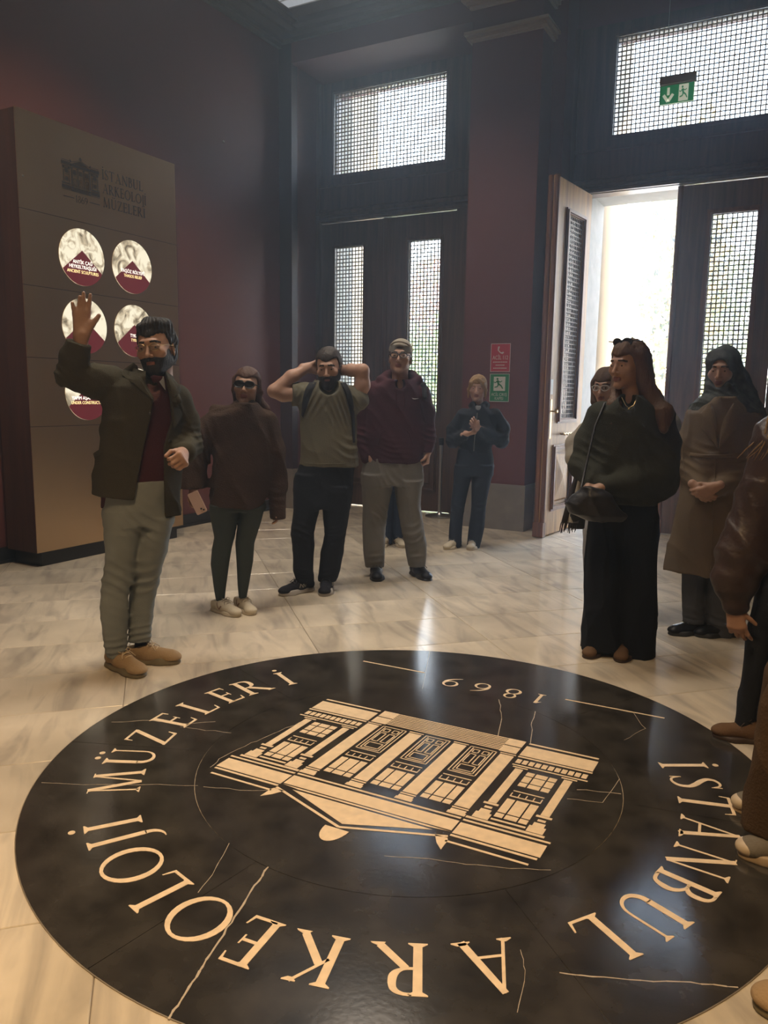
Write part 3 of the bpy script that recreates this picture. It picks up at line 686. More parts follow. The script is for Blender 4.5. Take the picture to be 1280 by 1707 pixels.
# logo: small facade, date between two lines, three lines of roman capitals
LB = [p for p in BP]
face_polys('logo_building', LB, lambda u, v: (4.675+u*.292, 3.155+v*.27), M_dkletter)
g, w = text_polys('1869', .04)
face_polys('logo_date', g, lambda x, y: (4.675+(x-w/2)*.055, 2.960+y*.055), M_dkletter)
for a_ in (4.495, 4.755): face_polys('logo_line', [[(a_, 2.985), (a_+.105, 2.985), (a_+.105, 2.990), (a_, 2.990)]], lambda x, y: (x, y), M_dkletter)
for i, s in enumerate(('İSTANBUL', 'ARKEOLOJİ', 'MÜZELERİ')):
    g, w = text_polys(s, .10); k = (.46, .49, .475)[i]/w
    face_polys('logo_text', g, lambda x, y: (4.895+x*k, 3.205-i*.112+y*.080), M_dkletter)
def picture_mat(name, seed, scale):
    m = bpy.data.materials.new(name); m.use_nodes = True; nt = m.node_tree; b = nt.nodes['Principled BSDF']; b.inputs['Roughness'].default_value = .12
    tc = nt.nodes.new('ShaderNodeTexCoord'); mp = nt.nodes.new('ShaderNodeMapping'); mp.inputs['Location'].default_value = (seed, seed*2, 0)
    n = nt.nodes.new('ShaderNodeTexNoise'); n.inputs['Scale'].default_value = scale; n.inputs['Detail'].default_value = 4; n.inputs['Distortion'].default_value = 1.6
    r = nt.nodes.new('ShaderNodeValToRGB'); e = r.color_ramp.elements; e[0].position = .30; e[0].color = (.10, .075, .045, 1); e[1].position = .56; e[1].color = (.95, .88, .68, 1)
    e2 = e.new(.45); e2.color = (.62, .52, .36, 1)
    nt.links.new(tc.outputs['Object'], mp.inputs[0]); nt.links.new(mp.outputs[0], n.inputs['Vector']); nt.links.new(n.outputs['Fac'], r.inputs[0])
    b.inputs['Base Color'].default_value = (.03, .03, .03, 1)
    nt.links.new(r.outputs[0], b.inputs['Emission Color']); b.inputs['Emission Strength'].default_value = .95
    return m
M_burg = mat('burgundy_print', (.10, .018, .025), .18, emit=((.16, .02, .03), .35))
M_lit_w = mat('lit_white_letter', (.8, .8, .8), .3, emit=((1, .97, .9), 1.3)); M_lit_y = mat('lit_yellow_letter', (.8, .7, .3), .3, emit=((1, .83, .42), 1.1))
CR = .228
discs = [(4.655, 2.53, ['ANTİK ÇAĞ', 'HEYKELTRAŞLIĞI'], 'ANCIENT SCULPTURES', 9), (5.20, 2.53, ['TAŞÖZ RÖLYEFİ'], 'THASOS RELIEF', 7), (4.655, 1.975, [], '', 5),
         (5.20, 1.975, ['TYKHE'], 'TYKHE', 8), (4.655, 1.42, ['YAPIM AŞAMASINDA'], 'UNDER CONSTRUCTION', 4), (5.20, 1.42, [], '', 6)]
for i, (y, z, l1, l2, sc_) in enumerate(discs):
    circ = [(y+CR*math.cos(2*PI*k/48), z+CR*math.sin(2*PI*k/48)) for k in range(48)]
    pic = face_polys('round_picture', [circ], lambda a, b: (a, b), picture_mat('relief_picture', i*3.7, sc_), 0, .004)
    tri = [(y, z+.055)]+[(y+CR*math.cos(a), z+CR*math.sin(a)) for a in [math.radians(-29-122*k/16) for k in range(17)]]
    mb = face_polys('burgundy_wedge', [tri], lambda a, b: (a, b), M_burg, .003, .0052); mb.parent = pic
    for j, s in enumerate(l1):
        o = put_text('turkish_caption', s, .040, FM(y, z-.055-.038*j, .006), M_lit_w, pic, sx=.9)
    if l2: put_text('english_caption', l2, .036, FM(y, z-.055-.038*len(l1), .006), M_lit_y, pic, sx=.86)
MB().lathe([(.006, 0), (.006, .004), (.002, .006)], n=12).xf(lambda v: (v[2]+PF-ipo.x, v[0]+4.13-ipo.y, v[1]+3.05)).build('screw', M_steel, ip)

# ---------------------------------------------------------------- signs
M_red = mat('sign_red', (.42, .03, .05), .45); M_green = mat('sign_green', (.02, .22, .09), .45); M_white = mat('sign_white', (.62, .62, .58), .5)
def runner(k=1.0):
    """running man leaving through a doorway, unit box"""
    P = [[(.30+.08*math.cos(a), .88+.08*math.sin(a)) for a in [2*PI*i/12 for i in range(12)]]]
    P += [stroke((.30,.76),(.40,.48),.17,.14), stroke((.40,.50),(.62,.36),.11,.10), stroke((.62,.36),(.74,.14),.09,.08), stroke((.40,.50),(.30,.28),.11,.09), stroke((.31,.30),(.08,.24),.09,.08),
          stroke((.30,.72),(.12,.58),.07,.06), stroke((.12,.58),(.02,.66),.06,.05), stroke((.32,.74),(.55,.64),.07,.06), stroke((.55,.64),(.68,.74),.06,.05)]
    return P
def flat_sign(name, x0, x1, z0, z1, y, m, label, cat, parent=None):
    r = empty(name, ((x0+x1)/2, y, z0)); tag(r, label, cat)
    MB().box(-(x1-x0)/2, (x1-x0)/2, -.004, 0, 0, z1-z0).build('board', m, r)
    mb = MB(); w = (x1-x0)/2; h = z1-z0
    for b in ((-w, w, 0, .005), (-w, w, h-.005, h), (-w, -w+.005, 0, h), (w-.005, w, 0, h)): mb.box(b[0], b[1], -.0055, -.004, b[2], b[3])
    mb.build('border', M_white, r)
    return r
def sign_polys(name, polys, fn, m, parent, y=-.0045, t=.0015):
    mb = MB()
    for p in polys: mb.prism([fn(a, b) for a, b in p], 0, t)
    return mb.xf(lambda v: (v[0], y-v[2], v[1])).build(name, m, parent)
SM = lambda x, z: frame_mtx((x, -.006, z), (1, 0, 0), (0, 0, 1))
s1 = flat_sign('emergency_call_sign', -3.12, -2.90, 1.70, 1.997, 7.998, M_red, 'red emergency call sign with white telephone symbol on the pilaster', 'sign')
sign_polys('telephone', [stroke((-.02,.262),(-.028,.225),.018,.012), stroke((-.028,.228),(.0,.200),.010,.010), stroke((.0,.200),(.028,.196),.012,.02), stroke((-.03,.255),(-.012,.262),.014,.014), stroke((.018,.196),(.034,.205),.016,.016)], lambda a, b: (a, b), M_white, s1)
put_text('lettering', 'ACİL 112', .060, SM(0, .130), M_white, s1, sx=.72)
for k in range(3): sign_polys('small_lettering', [rc(-.085+q*.019, -.085+q*.019+.014, 0, .010) for q in range(9)], lambda a, b, k=k: (a*(.95, .6, .9)[k], b+.098-k*.032), M_white, s1)
s2 = flat_sign('emergency_exit_sign', -3.12, -2.90, 1.385, 1.68, 7.998, M_green, 'green emergency exit sign with running figure on the pilaster under the red sign', 'sign')
sign_polys('white_doorway', [rc(-.065, .065, .115, .265)], lambda a, b: (a, b), M_white, s2)
sign_polys('running_figure', runner(), lambda a, b: (-.065+a*.14, .118+b*.14), M_green, s2, -.006)
put_text('lettering', 'ACİL ÇIKIŞ', .044, SM(0, .062), M_white, s2, sx=.8)
put_text('lettering', 'KAPISI', .044, SM(0, .020), M_white, s2, sx=.8)
hs = empty('hanging_exit_sign', (-1.213, 7.0, 3.80)); tag(hs, 'green exit sign with down arrow hanging before the upper right window', 'exit sign')
MB().box(-.130, .130, -.006, .006, .0, .150).build('sign_plate', mat('exit_green', (.02, .26, .10), .35, emit=((.02, .30, .11), .25)), hs)
mb = MB(); mb.frustum([(-.138, -.03, .150), (.138, -.03, .150), (.138, .03, .150), (-.138, .03, .150)], [(-.138, -.022, .215), (.138, -.022, .215), (.138, .022, .215), (-.138, .022, .215)])
mb.box(-.135, .135, -.012, .012, .143, .152).build('lamp_housing', mat('grey_plastic', (.30, .30, .31), .5), hs)
M_litw = mat('exit_white', (.7, .7, .65), .4, emit=((.8, .9, .7), .35))
def hang(name, polys, fn, m, y):
    mb = MB()
    for p in polys: mb.prism([fn(a, b) for a, b in p], 0, .0015)
    return mb.xf(lambda v: (v[0], y-v[2], v[1])).build(name, m, hs)
hang('down_arrow', [rc(-.078, -.058, .07, .128), stroke((-.068, .022), (-.105, .075), .024, .022), stroke((-.068, .022), (-.031, .075), .024, .022)], lambda a, b: (a, b), M_litw, -.006)
hang('white_doorway', [rc(.012, .085, .012, .138)], lambda a, b: (a, b), M_litw, -.006)
hang('running_figure', runner(), lambda a, b: (.014+a*.085, .016+b*.115), MATS['exit_green'], -.0075)
hang('border', [rc(-.130, .130, 0, .004), rc(.126, .130, 0, .143)], lambda a, b: (a, b), M_litw, -.006)
MB().tube([(-.10, 0, .215), (-.10, 0, 1.80)], .0022, 6).tube([(.115, 0, .215), (.115, 0, .26)], .003, 6).build('suspension_wire', M_steel, hs)

# ---------------------------------------------------------------- stanchions, ceiling light
def stanchion(x, y, label):
    r = empty('queue_post', (x, y, 0)); tag(r, label, 'queue post', 'queue posts by the closed doors')
    MB().lathe([(.17, 0), (.17, .012), (.15, .024), (.04, .034), (.028, .05)], n=32).build('base_disc', M_steel, r, smooth=True)
    MB().lathe([(.022, .03), (.022, .88)], n=20).build('post', M_steel, r, smooth=True)
    MB().lathe([(.030, .86), (.031, .93), (.026, .945)], n=20).build('belt_head', M_iron, r, smooth=True)
stanchion(-3.88, 8.44, 'steel queue post standing between the capped man and the blonde woman')
cl_ = empty('ceiling_light', (-4.9, 7.0, 5.6)); tag(cl_, 'square pale ceiling light panel in the corner above the tall windows', 'ceiling light')
cc = Vector((-4.9, 7.0, 5.6))
mb = MB(); x0, x1, y0, y1 = -5.38-cc.x, -3.9-cc.x, 6.0-cc.y, 7.47-cc.y
moulding_z = .05
mb.box(x0, x1, y0, y1, -.06, 0); mb.build('housing', M_cornice, cl_)
mb = MB(); mb.box(x0+.03, x1-.03, y0+.03, y1-.03, -.068, -.06)
mb.build('diffuser', mat('diffuser', (.4, .42, .42), .6, emit=((.8, .88, 1.0), .30)), cl_)
mb = MB()
for k in range(9): mb.box(x0+.03, x1-.03, y1-.03-.16*k-.012, y1-.03-.16*k, -.074, -.068)
mb.build('louvre', mat('louvre_white', (.5, .5, .48), .5), cl_)

dw = ray(372, 236); tw = XW0/dw.x
hk = MB().lathe([(.012, 0), (.012, .006), (.007, .012)], n=14).xf(lambda v: (v[2], v[0], v[1])).build('wall_hook', M_steel, None, loc=(XW0, dw.y*tw, HC+dw.z*tw)); tag(hk, 'tiny pale metal hook high on the plum left wall', 'wall hook')
# ---------------------------------------------------------------- smooth solids (signed distance fields meshed by surface nets)
def V3(p): return np.array([p[0], p[1], p[2]], dtype=np.float32)
class Sdf:
    def __init__(s): s.ops = []; s.lo = np.array([9e9]*3); s.hi = np.array([-9e9]*3)
    def _ext(s, lo, hi, sub):
        if not sub: s.lo = np.minimum(s.lo, lo); s.hi = np.maximum(s.hi, hi)
    def cone(s, a, b, ra, rb=None, k=.02, sub=False):
        rb = ra if rb is None else rb; a, b = V3(a), V3(b); r = max(ra, rb)
        lo, hi = np.minimum(a, b)-r, np.maximum(a, b)+r; s._ext(lo, hi, sub)
        s.ops.append(('cone', lo, hi, k, sub, (a, b, ra, rb))); return s
    def limb(s, pts, rs, k=.02):
        for i in range(len(pts)-1): s.cone(pts[i], pts[i+1], rs[i], rs[i+1], k if i == 0 else min(k, .012) if k < .012 else k)
        return s
    def ell(s, c, r, R=None, k=.02, sub=False):
        c = V3(c); r = V3(r); R = np.eye(3, dtype=np.float32) if R is None else np.array(R, dtype=np.float32)
        e = np.sqrt(((R*r[None, :])**2).sum(1)); lo, hi = c-e, c+e; s._ext(lo, hi, sub)
        s.ops.append(('ell', lo, hi, k, sub, (c, r, R))); return s
    def loft(s, rings, k=.02, ex=2.3, sub=False):
        """rings (z, cx, cy, rx, ry, yaw)"""
        A = np.array([list(q)+[0]*(6-len(q)) for q in sorted(rings)], dtype=np.float32); m = np.maximum(A[:, 3], A[:, 4])*1.05
        lo = np.array([(A[:, 1]-m).min(), (A[:, 2]-m).min(), A[0, 0]]); hi = np.array([(A[:, 1]+m).max(), (A[:, 2]+m).max(), A[-1, 0]])
        s._ext(lo, hi, sub); s.ops.append(('loft', lo, hi, k, sub, (A, ex))); return s
    def plane(s, p, n):      # keeps the side away from n
        n = V3(n); n = n/np.linalg.norm(n); s.ops.append(('plane', None, None, 0, False, (V3(p), n))); return s
    def fn(s, f, band=.03): s.ops.append(('fn', None, None, band, False, f)); return s
    def folds(s, amp, kind='h', seed=0, freq=34., lo=None, hi=None):
        rr = np.random.RandomState(seed+11); K = []
        for i in range(4):
            d = rr.normal(size=3)
            if kind == 'h': d *= [.45, .45, 1.0]
            if kind == 'v': d *= [1.0, 1.0, .12]
            if kind == 'd': d = d*[.5, .4, .3]+np.array([.5, .2, .6])*rr.choice([-1, 1])
            d = d/np.linalg.norm(d)*freq*rr.uniform(.6, 1.4); K.append((d, rr.uniform(0, 6.3), rr.uniform(.5, 1)))
        def f(P):
            w = np.sin(P@np.array([7., 5., 6.])+seed); o = 0
            for i, (d, ph, a) in enumerate(K): o = o+a*(1-np.abs(np.sin(P@d*.5+ph+1.1*w+.6*np.sin(P@K[i-1][0]*.35))))**2.5
            if lo is not None: o = o*np.clip((P[:, 2]-lo)/.06, 0, 1)*np.clip((hi-P[:, 2])/.06, 0, 1)
            return -amp*o
        return s.fn(f)
    def field(s, h):
        pad = 3*h+.006; lo = s.lo-pad; n = np.ceil((s.hi+pad-lo)/h).astype(int)+1
        ax = [(lo[i]+h*np.arange(n[i])).astype(np.float32) for i in range(3)]
        F = np.full(n, .15, dtype=np.float32)
        for kind, a, b, k, sub, d in s.ops:
            if kind == 'plane':
                p, nn = d
                D = ((ax[0]-p[0])*nn[0])[:, None, None]+((ax[1]-p[1])*nn[1])[None, :, None]+((ax[2]-p[2])*nn[2])[None, None, :]
                np.maximum(F, D, out=F); continue
            if kind == 'fn':
                I = np.nonzero(np.abs(F) < k); P = np.stack([ax[0][I[0]], ax[1][I[1]], ax[2][I[2]]], 1); F[I] += d(P).astype(np.float32); continue
            mg = k+2.5*h
            i0 = np.clip(np.floor((a-mg-lo)/h).astype(int), 0, n-1); i1 = np.clip(np.ceil((b+mg-lo)/h).astype(int)+1, 1, n)
            if (i1 <= i0).any(): continue
            sl = tuple(slice(i0[i], i1[i]) for i in range(3))
            X = ax[0][sl[0]][:, None, None]; Y = ax[1][sl[1]][None, :, None]; Z = ax[2][sl[2]][None, None, :]
            if kind == 'cone':
                p, q, ra, rb = d; v = q-p; L = float(v@v)+1e-12
                t = np.clip(((X-p[0])*v[0]+(Y-p[1])*v[1]+(Z-p[2])*v[2])/L, 0, 1)
                D = np.sqrt((X-p[0]-t*v[0])**2+(Y-p[1]-t*v[1])**2+(Z-p[2]-t*v[2])**2)-(ra+(rb-ra)*t)
            elif kind == 'ell':
                c, r, R = d; x, y, z = X-c[0], Y-c[1], Z-c[2]
                u = [(x*R[0, i]+y*R[1, i]+z*R[2, i])/r[i] for i in range(3)]
                k0 = np.sqrt(u[0]**2+u[1]**2+u[2]**2)+1e-6; k1 = np.sqrt((u[0]/r[0])**2+(u[1]/r[1])**2+(u[2]/r[2])**2)+1e-6
                D = k0*(k0-1)/k1
            else:
                A, ex = d; z = ax[2][sl[2]]; g = [np.interp(z, A[:, 0], A[:, i])[None, None, :] for i in range(1, 6)]
                c_, s_ = np.cos(g[4]), np.sin(g[4]); x = (X-g[0])*c_+(Y-g[1])*s_; y = -(X-g[0])*s_+(Y-g[1])*c_
                D = ((np.abs(x)/g[2])**ex+(np.abs(y)/g[3])**ex)**(1/ex); D = (D-1)*np.minimum(g[2], g[3])
                D = np.maximum(np.maximum(D, A[0, 0]-Z), Z-A[-1, 0])
            f = F[sl]; D = D.astype(np.float32)
            if sub:
                D = -D; hh = np.clip(.5-.5*(f-D)/k, 0, 1) if k > 0 else (D > f)
                F[sl] = f*(1-hh)+D*hh+k*hh*(1-hh)
            else:
                hh = np.clip(.5+.5*(f-D)/k, 0, 1) if k > 0 else (D < f)
                F[sl] = f*(1-hh)+D*hh-k*hh*(1-hh)
        return F, lo, n
    def polys(s, h):
        F, lo, n = s.field(h); S = F < 0
        S[0] = S[-1] = False; S[:, 0] = S[:, -1] = False; S[:, :, 0] = S[:, :, -1] = False
        F = np.where(S == (F < 0), F, .001)
        cnt = np.zeros(n-1, dtype=np.int8)
        for i in (0, 1):
            for j in (0, 1):
                for k in (0, 1): cnt += S[i:n[0]-1+i, j:n[1]-1+j, k:n[2]-1+k]
        I = np.nonzero((cnt > 0) & (cnt < 8)); m = len(I[0])
        cor = [(i, j, k) for i in (0, 1) for j in (0, 1) for k in (0, 1)]
        val = {c: F[I[0]+c[0], I[1]+c[1], I[2]+c[2]] for c in cor}
        acc = np.zeros((m, 3)); w = np.zeros(m)
        for c in cor:
            for a in range(3):
                if c[a] == 0:
                    e = list(c); e[a] = 1; e = tuple(e); va, vb = val[c], val[e]; x = (va < 0) != (vb < 0)
                    t = np.where(x, va/np.where(x, va-vb, 1), 0)
                    p = np.tile(np.array(c, float), (m, 1)); p[:, a] = t
                    acc += p*x[:, None]; w += x
        P = (np.stack(I, 1)+acc/np.maximum(w, 1)[:, None])*h+lo
        idx = np.full(n-1, -1, dtype=np.int32); idx[I] = np.arange(m); faces = []
        for a in range(3):
            b, c = (a+1) % 3, (a+2) % 3
            s0 = [slice(1, -1)]*3; s1 = list(s0); s0[a] = slice(0, -1); s1[a] = slice(1, None)
            A, B = S[tuple(s0)], S[tuple(s1)]
            for flip, mk in ((False, A & ~B), (True, ~A & B)):
                J = list(np.nonzero(mk)); J[b] = J[b]+1; J[c] = J[c]+1
                def cell(db, dc):
                    K = list(J); K[b] = K[b]+db; K[c] = K[c]+dc; return idx[tuple(K)]
                q = [cell(-1, -1), cell(0, -1), cell(0, 0), cell(-1, 0)]
                q = np.stack(q if not flip else q[::-1], 1); faces.append(q)
        Fc = np.concatenate(faces); Fc = Fc[(Fc >= 0).all(1)]
        return P, Fc
    def build(s, name, m, parent, h=.008, extra=None, remat=None):
        parts = [s.polys(h)]
        if extra:
            for e, hh in extra: parts.append(e.polys(hh))
        off = 0; PP, FF = [], []
        for p, f in parts: PP.append(p); FF.append(f+off); off += len(p)
        P, Fc = np.concatenate(PP), np.concatenate(FF)
        me = bpy.data.meshes.new(name); me.vertices.add(len(P)); me.vertices.foreach_set('co', P.astype(np.float32).ravel())
        me.loops.add(Fc.size); me.loops.foreach_set('vertex_index', Fc.ravel().astype(np.int32))
        me.polygons.add(len(Fc)); me.polygons.foreach_set('loop_start', np.arange(0, Fc.size, 4, dtype=np.int32)); me.polygons.foreach_set('loop_total', np.full(len(Fc), 4, dtype=np.int32))
        mats = m if isinstance(m, (list, tuple)) else [m]
        for q in mats: me.materials.append(q)
        if remat is not None: me.polygons.foreach_set('material_index', remat(P[Fc].mean(1)).astype(np.int32))
        me.polygons.foreach_set('use_smooth', np.ones(len(Fc), dtype=bool)); me.update(calc_edges=True)
        o = bpy.data.objects.new(name, me); COL.objects.link(o); o.parent = parent; return o

# ---------------------------------------------------------------- people: frame, head, hand, shoe builders
def L3(*a): return Vector(a)
class Fig:
    """stands at the ground point under pixel (px,py); local x = to the right of the view, y = away, z = up"""
    def __init__(s, px, py, label, group=None):
        g = floor_at(px, py); s.G = g; s.D = math.hypot(g.x, g.y); s.n = Vector((g.x/s.D, g.y/s.D, 0)); s.r = Vector((s.n.y, -s.n.x, 0))
        s.root = empty('person', (g.x, g.y, 0), math.atan2(s.r.y, s.r.x)); tag(s.root, label, 'person', group)
        s.pxm = FPX/s.D
    def at(s, px, py, dy=0.0):
        d = ray(px, py); t = (s.D+dy)/(d.x*s.n.x+d.y*s.n.y)
        return Vector((t*(d.x*s.r.x+d.y*s.r.y), dy, HC+t*d.z))
    def rings(s, rows, depth, yaw=0.0):
        """rows (py, left px, right px[, y centre[, depth ratio or None]])"""
        out = []
        for q in rows:
            cy = q[3] if len(q) > 3 else 0.0; dr = q[4] if len(q) > 4 else depth
            a, b = s.at(q[1], q[0], cy), s.at(q[2], q[0], cy); rx = (b.x-a.x)/2
            out.append(((a.z+b.z)/2, (a.x+b.x)/2, cy, rx, dr if dr > .0 and dr < .5 and depth < .5 else rx*dr, yaw))
        return out
    def legs(s, S, crotch_py, depth, hip, *legs_, k=.02):
        """hip and leg lofts whose depths flow into each other at the crotch"""
        zc = s.at((hip[0][1]+hip[0][2])/2, crotch_py).z; H = sorted(s.rings(hip, depth)); b = H[0]
        if b[0] > zc: H = [(zc, b[1], b[2], b[3]*.97, b[4]*.97, b[5])]+H
        S.loft(H, k=k)
        for rows, ratio in legs_:
            R = []
            for q in s.rings(rows, ratio):
                w = min(1, max(0, (q[0]-(zc-.30))/.30)); R.append((q[0], q[1], q[2]*(1-w), q[3], q[4]*(1-w)+depth*.985*w, q[5]))
            S.loft(R, k=k)
def rot3(yaw=0, pitch=0, roll=0):
    """yaw>0 turns the face to the image left, pitch>0 looks down, roll>0 tilts the head top to the image right"""
    return (Matrix.Rotation(-math.radians(yaw), 3, 'Z') @ Matrix.Rotation(math.radians(roll), 3, 'Y') @ Matrix.Rotation(math.radians(pitch), 3, 'X'))
def cloth(name, col, rough=.85, sc=140, st=.25, **kw): return mat(name, col, rough, spec=.2, bump=(sc, st), noise=(5, .14), **kw)
SKIN = {}
def skin(name, col):
    m = mat('skin_'+name, col, .5, spec=.35, noise=(40, .06), bump=(220, .05)); m.node_tree.nodes['Principled BSDF'].inputs['Subsurface Weight'].default_value = .0; return m
def hairmat(name, col, rough=.58): return mat('hair_'+name, col, rough, spec=.4, noise=(9, .3, (1, 1, .25)), bump=(160, .5, (1, 1, .12)))
class Head:
    def __init__(s, fig, c, sc=1.0, yaw=0, pitch=0, roll=0, female=False):
        s.f, s.c, s.k, s.R, s.fem = fig, Vector(c), sc, rot3(yaw, pitch, roll), female
    def p(s, x, y, z): return s.c+s.R@(Vector((x, y, z))*s.k)
    def inv(s, P): return ((P-np.array(s.c))@np.array(s.R))/s.k
    def skull(s, S, neck_to=None, neck_r=.056):
        k = s.k; R = np.array(s.R); fe = s.fem
        S.ell(s.p(0, .016, .038), (.074*k, .094*k, .082*k), R, k=.01)
        S.ell(s.p(0, -.018, -.020), (.064*k, .072*k, .088*k), R, k=.025*k)
        jw = .030 if fe else .040
        S.cone(s.p(-jw, -.005, -.062), s.p(-.010, -.064, -.096), .024*k, .017*k, k=.02*k); S.cone(s.p(jw, -.005, -.062), s.p(.010, -.064, -.096), .024*k, .017*k, k=.02*k)
        S.ell(s.p(0, -.068, -.098), (.020*k, .016*k, .016*k), R, k=.014*k)
        S.cone(s.p(-.030, -.083, .026), s.p(.030, -.083, .026), .010*k, .010*k, k=.016*k)
        for q in (-1, 1):
            S.ell(s.p(.032*q, -.098, .004), (.017*k, .017*k, .011*k), R, k=.012*k, sub=True)
            S.ell(s.p(.032*q, -.074, .003), (.0145*k, .0125*k, .0115*k), R, k=.003)
            S.cone(s.p(.021*q, -.0845, .0085), s.p(.043*q, -.0800, .0075), .0044*k, .0040*k, k=.002); S.cone(s.p(.022*q, -.0825, -.0075), s.p(.042*q, -.0790, -.0065), .0036*k, .0034*k, k=.002)
            S.ell(s.p(.044*q, -.060, -.022), (.022*k, .020*k, .020*k), R, k=.02*k)
            S.ell(s.p(.0755*q, .012, -.008), (.007*k, .017*k, .031*k), np.array(s.R@Matrix.Rotation(.35*q, 3, 'Z')), k=.006*k)
            S.ell(s.p(.079*q, .008, -.006), (.004*k, .009*k, .017*k), np.array(s.R@Matrix.Rotation(.35*q, 3, 'Z')), k=.004*k, sub=True)
            S.ell(s.p(.012*q, -.095, -.037), (.008*k, .010*k, .007*k), R, k=.006*k)
        S.cone(s.p(0, -.084, .014), s.p(0, -.106, -.028), .0065*k, .0095*k, k=.010*k); S.ell(s.p(0, -.108, -.033), (.010*k, .009*k, .008*k), R, k=.006*k)
        S.cone(s.p(-.016, -.084, -.060), s.p(.016, -.084, -.060), .0055*k, .0055*k, k=.006*k); S.cone(s.p(-.014, -.083, -.071), s.p(.014, -.083, -.071), .0065*k, .0065*k, k=.005*k)
        S.cone(s.p(-.021, -.094, -.0655), s.p(.021, -.094, -.0655), .0022*k, .0022*k, k=.003, sub=True)
        nb = neck_to if neck_to is not None else s.c+Vector((0, .02, -.19*k))
        S.cone(s.p(0, .022, -.055), nb, (.046 if fe else .055)*k, neck_r*k*1.08, k=.03*k)
        return S
    def remat(s, lips=True, stub=False):
        def f(C):
            q = s.inv(C); o = np.zeros(len(C), dtype=np.int32)
            if lips: o[(np.abs(q[:, 0]) < .0225) & (q[:, 1] < -.070) & (q[:, 2] < -.0545) & (q[:, 2] > -.0785+.25*np.abs(q[:, 0]))] = 1
            b = (np.abs(q[:, 0]) > .012) & (np.abs(q[:, 0]) < .050) & (q[:, 1] < -.045) & (np.abs(q[:, 2]-(.0245+.10*np.abs(q[:, 0])-np.maximum(0, np.abs(q[:, 0])-.034)*.6)) < .0046)
            o[b] = 2; return o
        return f
    def eyes(s, parent):
        for q in (-1, 1):
            mb = MB(); mb.use(mat('eye_white', (.55, .52, .48), .25)); n, m = 12, 8
            c = s.p(.032*q, -.0768, .0015); r = .0103*s.k
            for i in range(m):
                for j in range(n):
                    def P(i, j):
                        a, b = PI*i/m, 2*PI*j/n; d = Vector((math.sin(a)*math.cos(b), -math.cos(a), math.sin(a)*math.sin(b))); return c+s.R@d*r
                    mb.use(MATS['eye_white'] if i >= 2 else mat('eye_iris', (.035, .02, .012), .15))
                    mb.add([P(i, j), P(i, j+1), P(i+1, j+1), P(i+1, j)], [(0, 1, 2, 3)])
            mb.build('eye', None, parent, smooth='all')
    def hair(s, S, t=.014, front=.052, back=-.09, side=-.015, k=.012):
        """skull cap of hair; front = height of hairline, side = down to there at the temples"""
        kk = s.k; R = np.array(s.R)
        S.ell(s.p(0, .020, .040), ((.074+t)*kk, (.095+t)*kk, (.083+t)*kk), R, k=.004)
        S.ell(s.p(0, .050, -.020), ((.066+t*.7)*kk, (.062+t)*kk, .085*kk), R, k=.03*kk)
        def f(P):
            q = s.inv(P); x, y, z = q.T
            line = np.where(y < -.03, front-.010*np.cos(x*60), np.where(y < .025, side+(front-side)*np.clip((-.005-y)/.03, 0, 1), back))
            # face opening: ahead of ears keep only above the line
            d = line-z; return np.where(d > 0, np.minimum(d*1.2, .03)*1.0, 0)
        S.fn(f, .2); return S
    def strands(s, S, amp=.0022, fr=420, seed=0, vertical=True):
        def f(P):
            q = s.inv(P); a = np.arctan2(q[:, 0], q[:, 1]+.0)*14+q[:, 2]*18; return amp*(np.sin(a*1.7+seed)+.6*np.sin(a*3.1+q[:, 2]*60+1.3))
        S.fn(f); return S
def glasses(h, parent, m, rx=.024, rz=.018, r=.0014, lens=None, y=-.102, z=.002, name='glasses', up=None):
    mb = MB(); k = h.k
    def ringp(q): return [h.p(q*.031+rx*math.cos(a)*(1+.08*math.sin(a)), y+.010*abs(math.cos(a))*(1 if q*math.cos(a) > 0 else .2), z+rz*math.sin(a)) for a in [2*PI*i/20 for i in range(20)]]
    for q in (-1, 1):
        mb.tube(ringp(q), r*k, 6, closed=True)
        mb.tube([h.p(q*(.031+rx), y+.010, z+.004), h.p(q*.074, -.06, z+.006), h.p(q*.082, .005, z+.004), h.p(q*.080, .022, z-.012)], r*k, 6)
    mb.tube([h.p(-.008, y+.001, z+.004), h.p(0, y-.003, z+.008), h.p(.008, y+.001, z+.004)], r*k, 6)
    o = mb.build(name, m, parent, smooth='all')
    if lens:
        for q in (-1, 1):
            P = ringp(q); MB().add(P+[h.c+(p-h.c)*1.004 for p in P], [tuple(range(20)), tuple(range(39, 19, -1))]).build('lens', lens, o)
    return o
def finger(S, pts, r0=.0088, r1=.0068, k=.004):
    n = len(pts)
    for i in range(n-1): S.cone(pts[i], pts[i+1], r0+(r1-r0)*i/(n-1), r0+(r1-r0)*(i+1)/(n-1), k=k if i else .010)
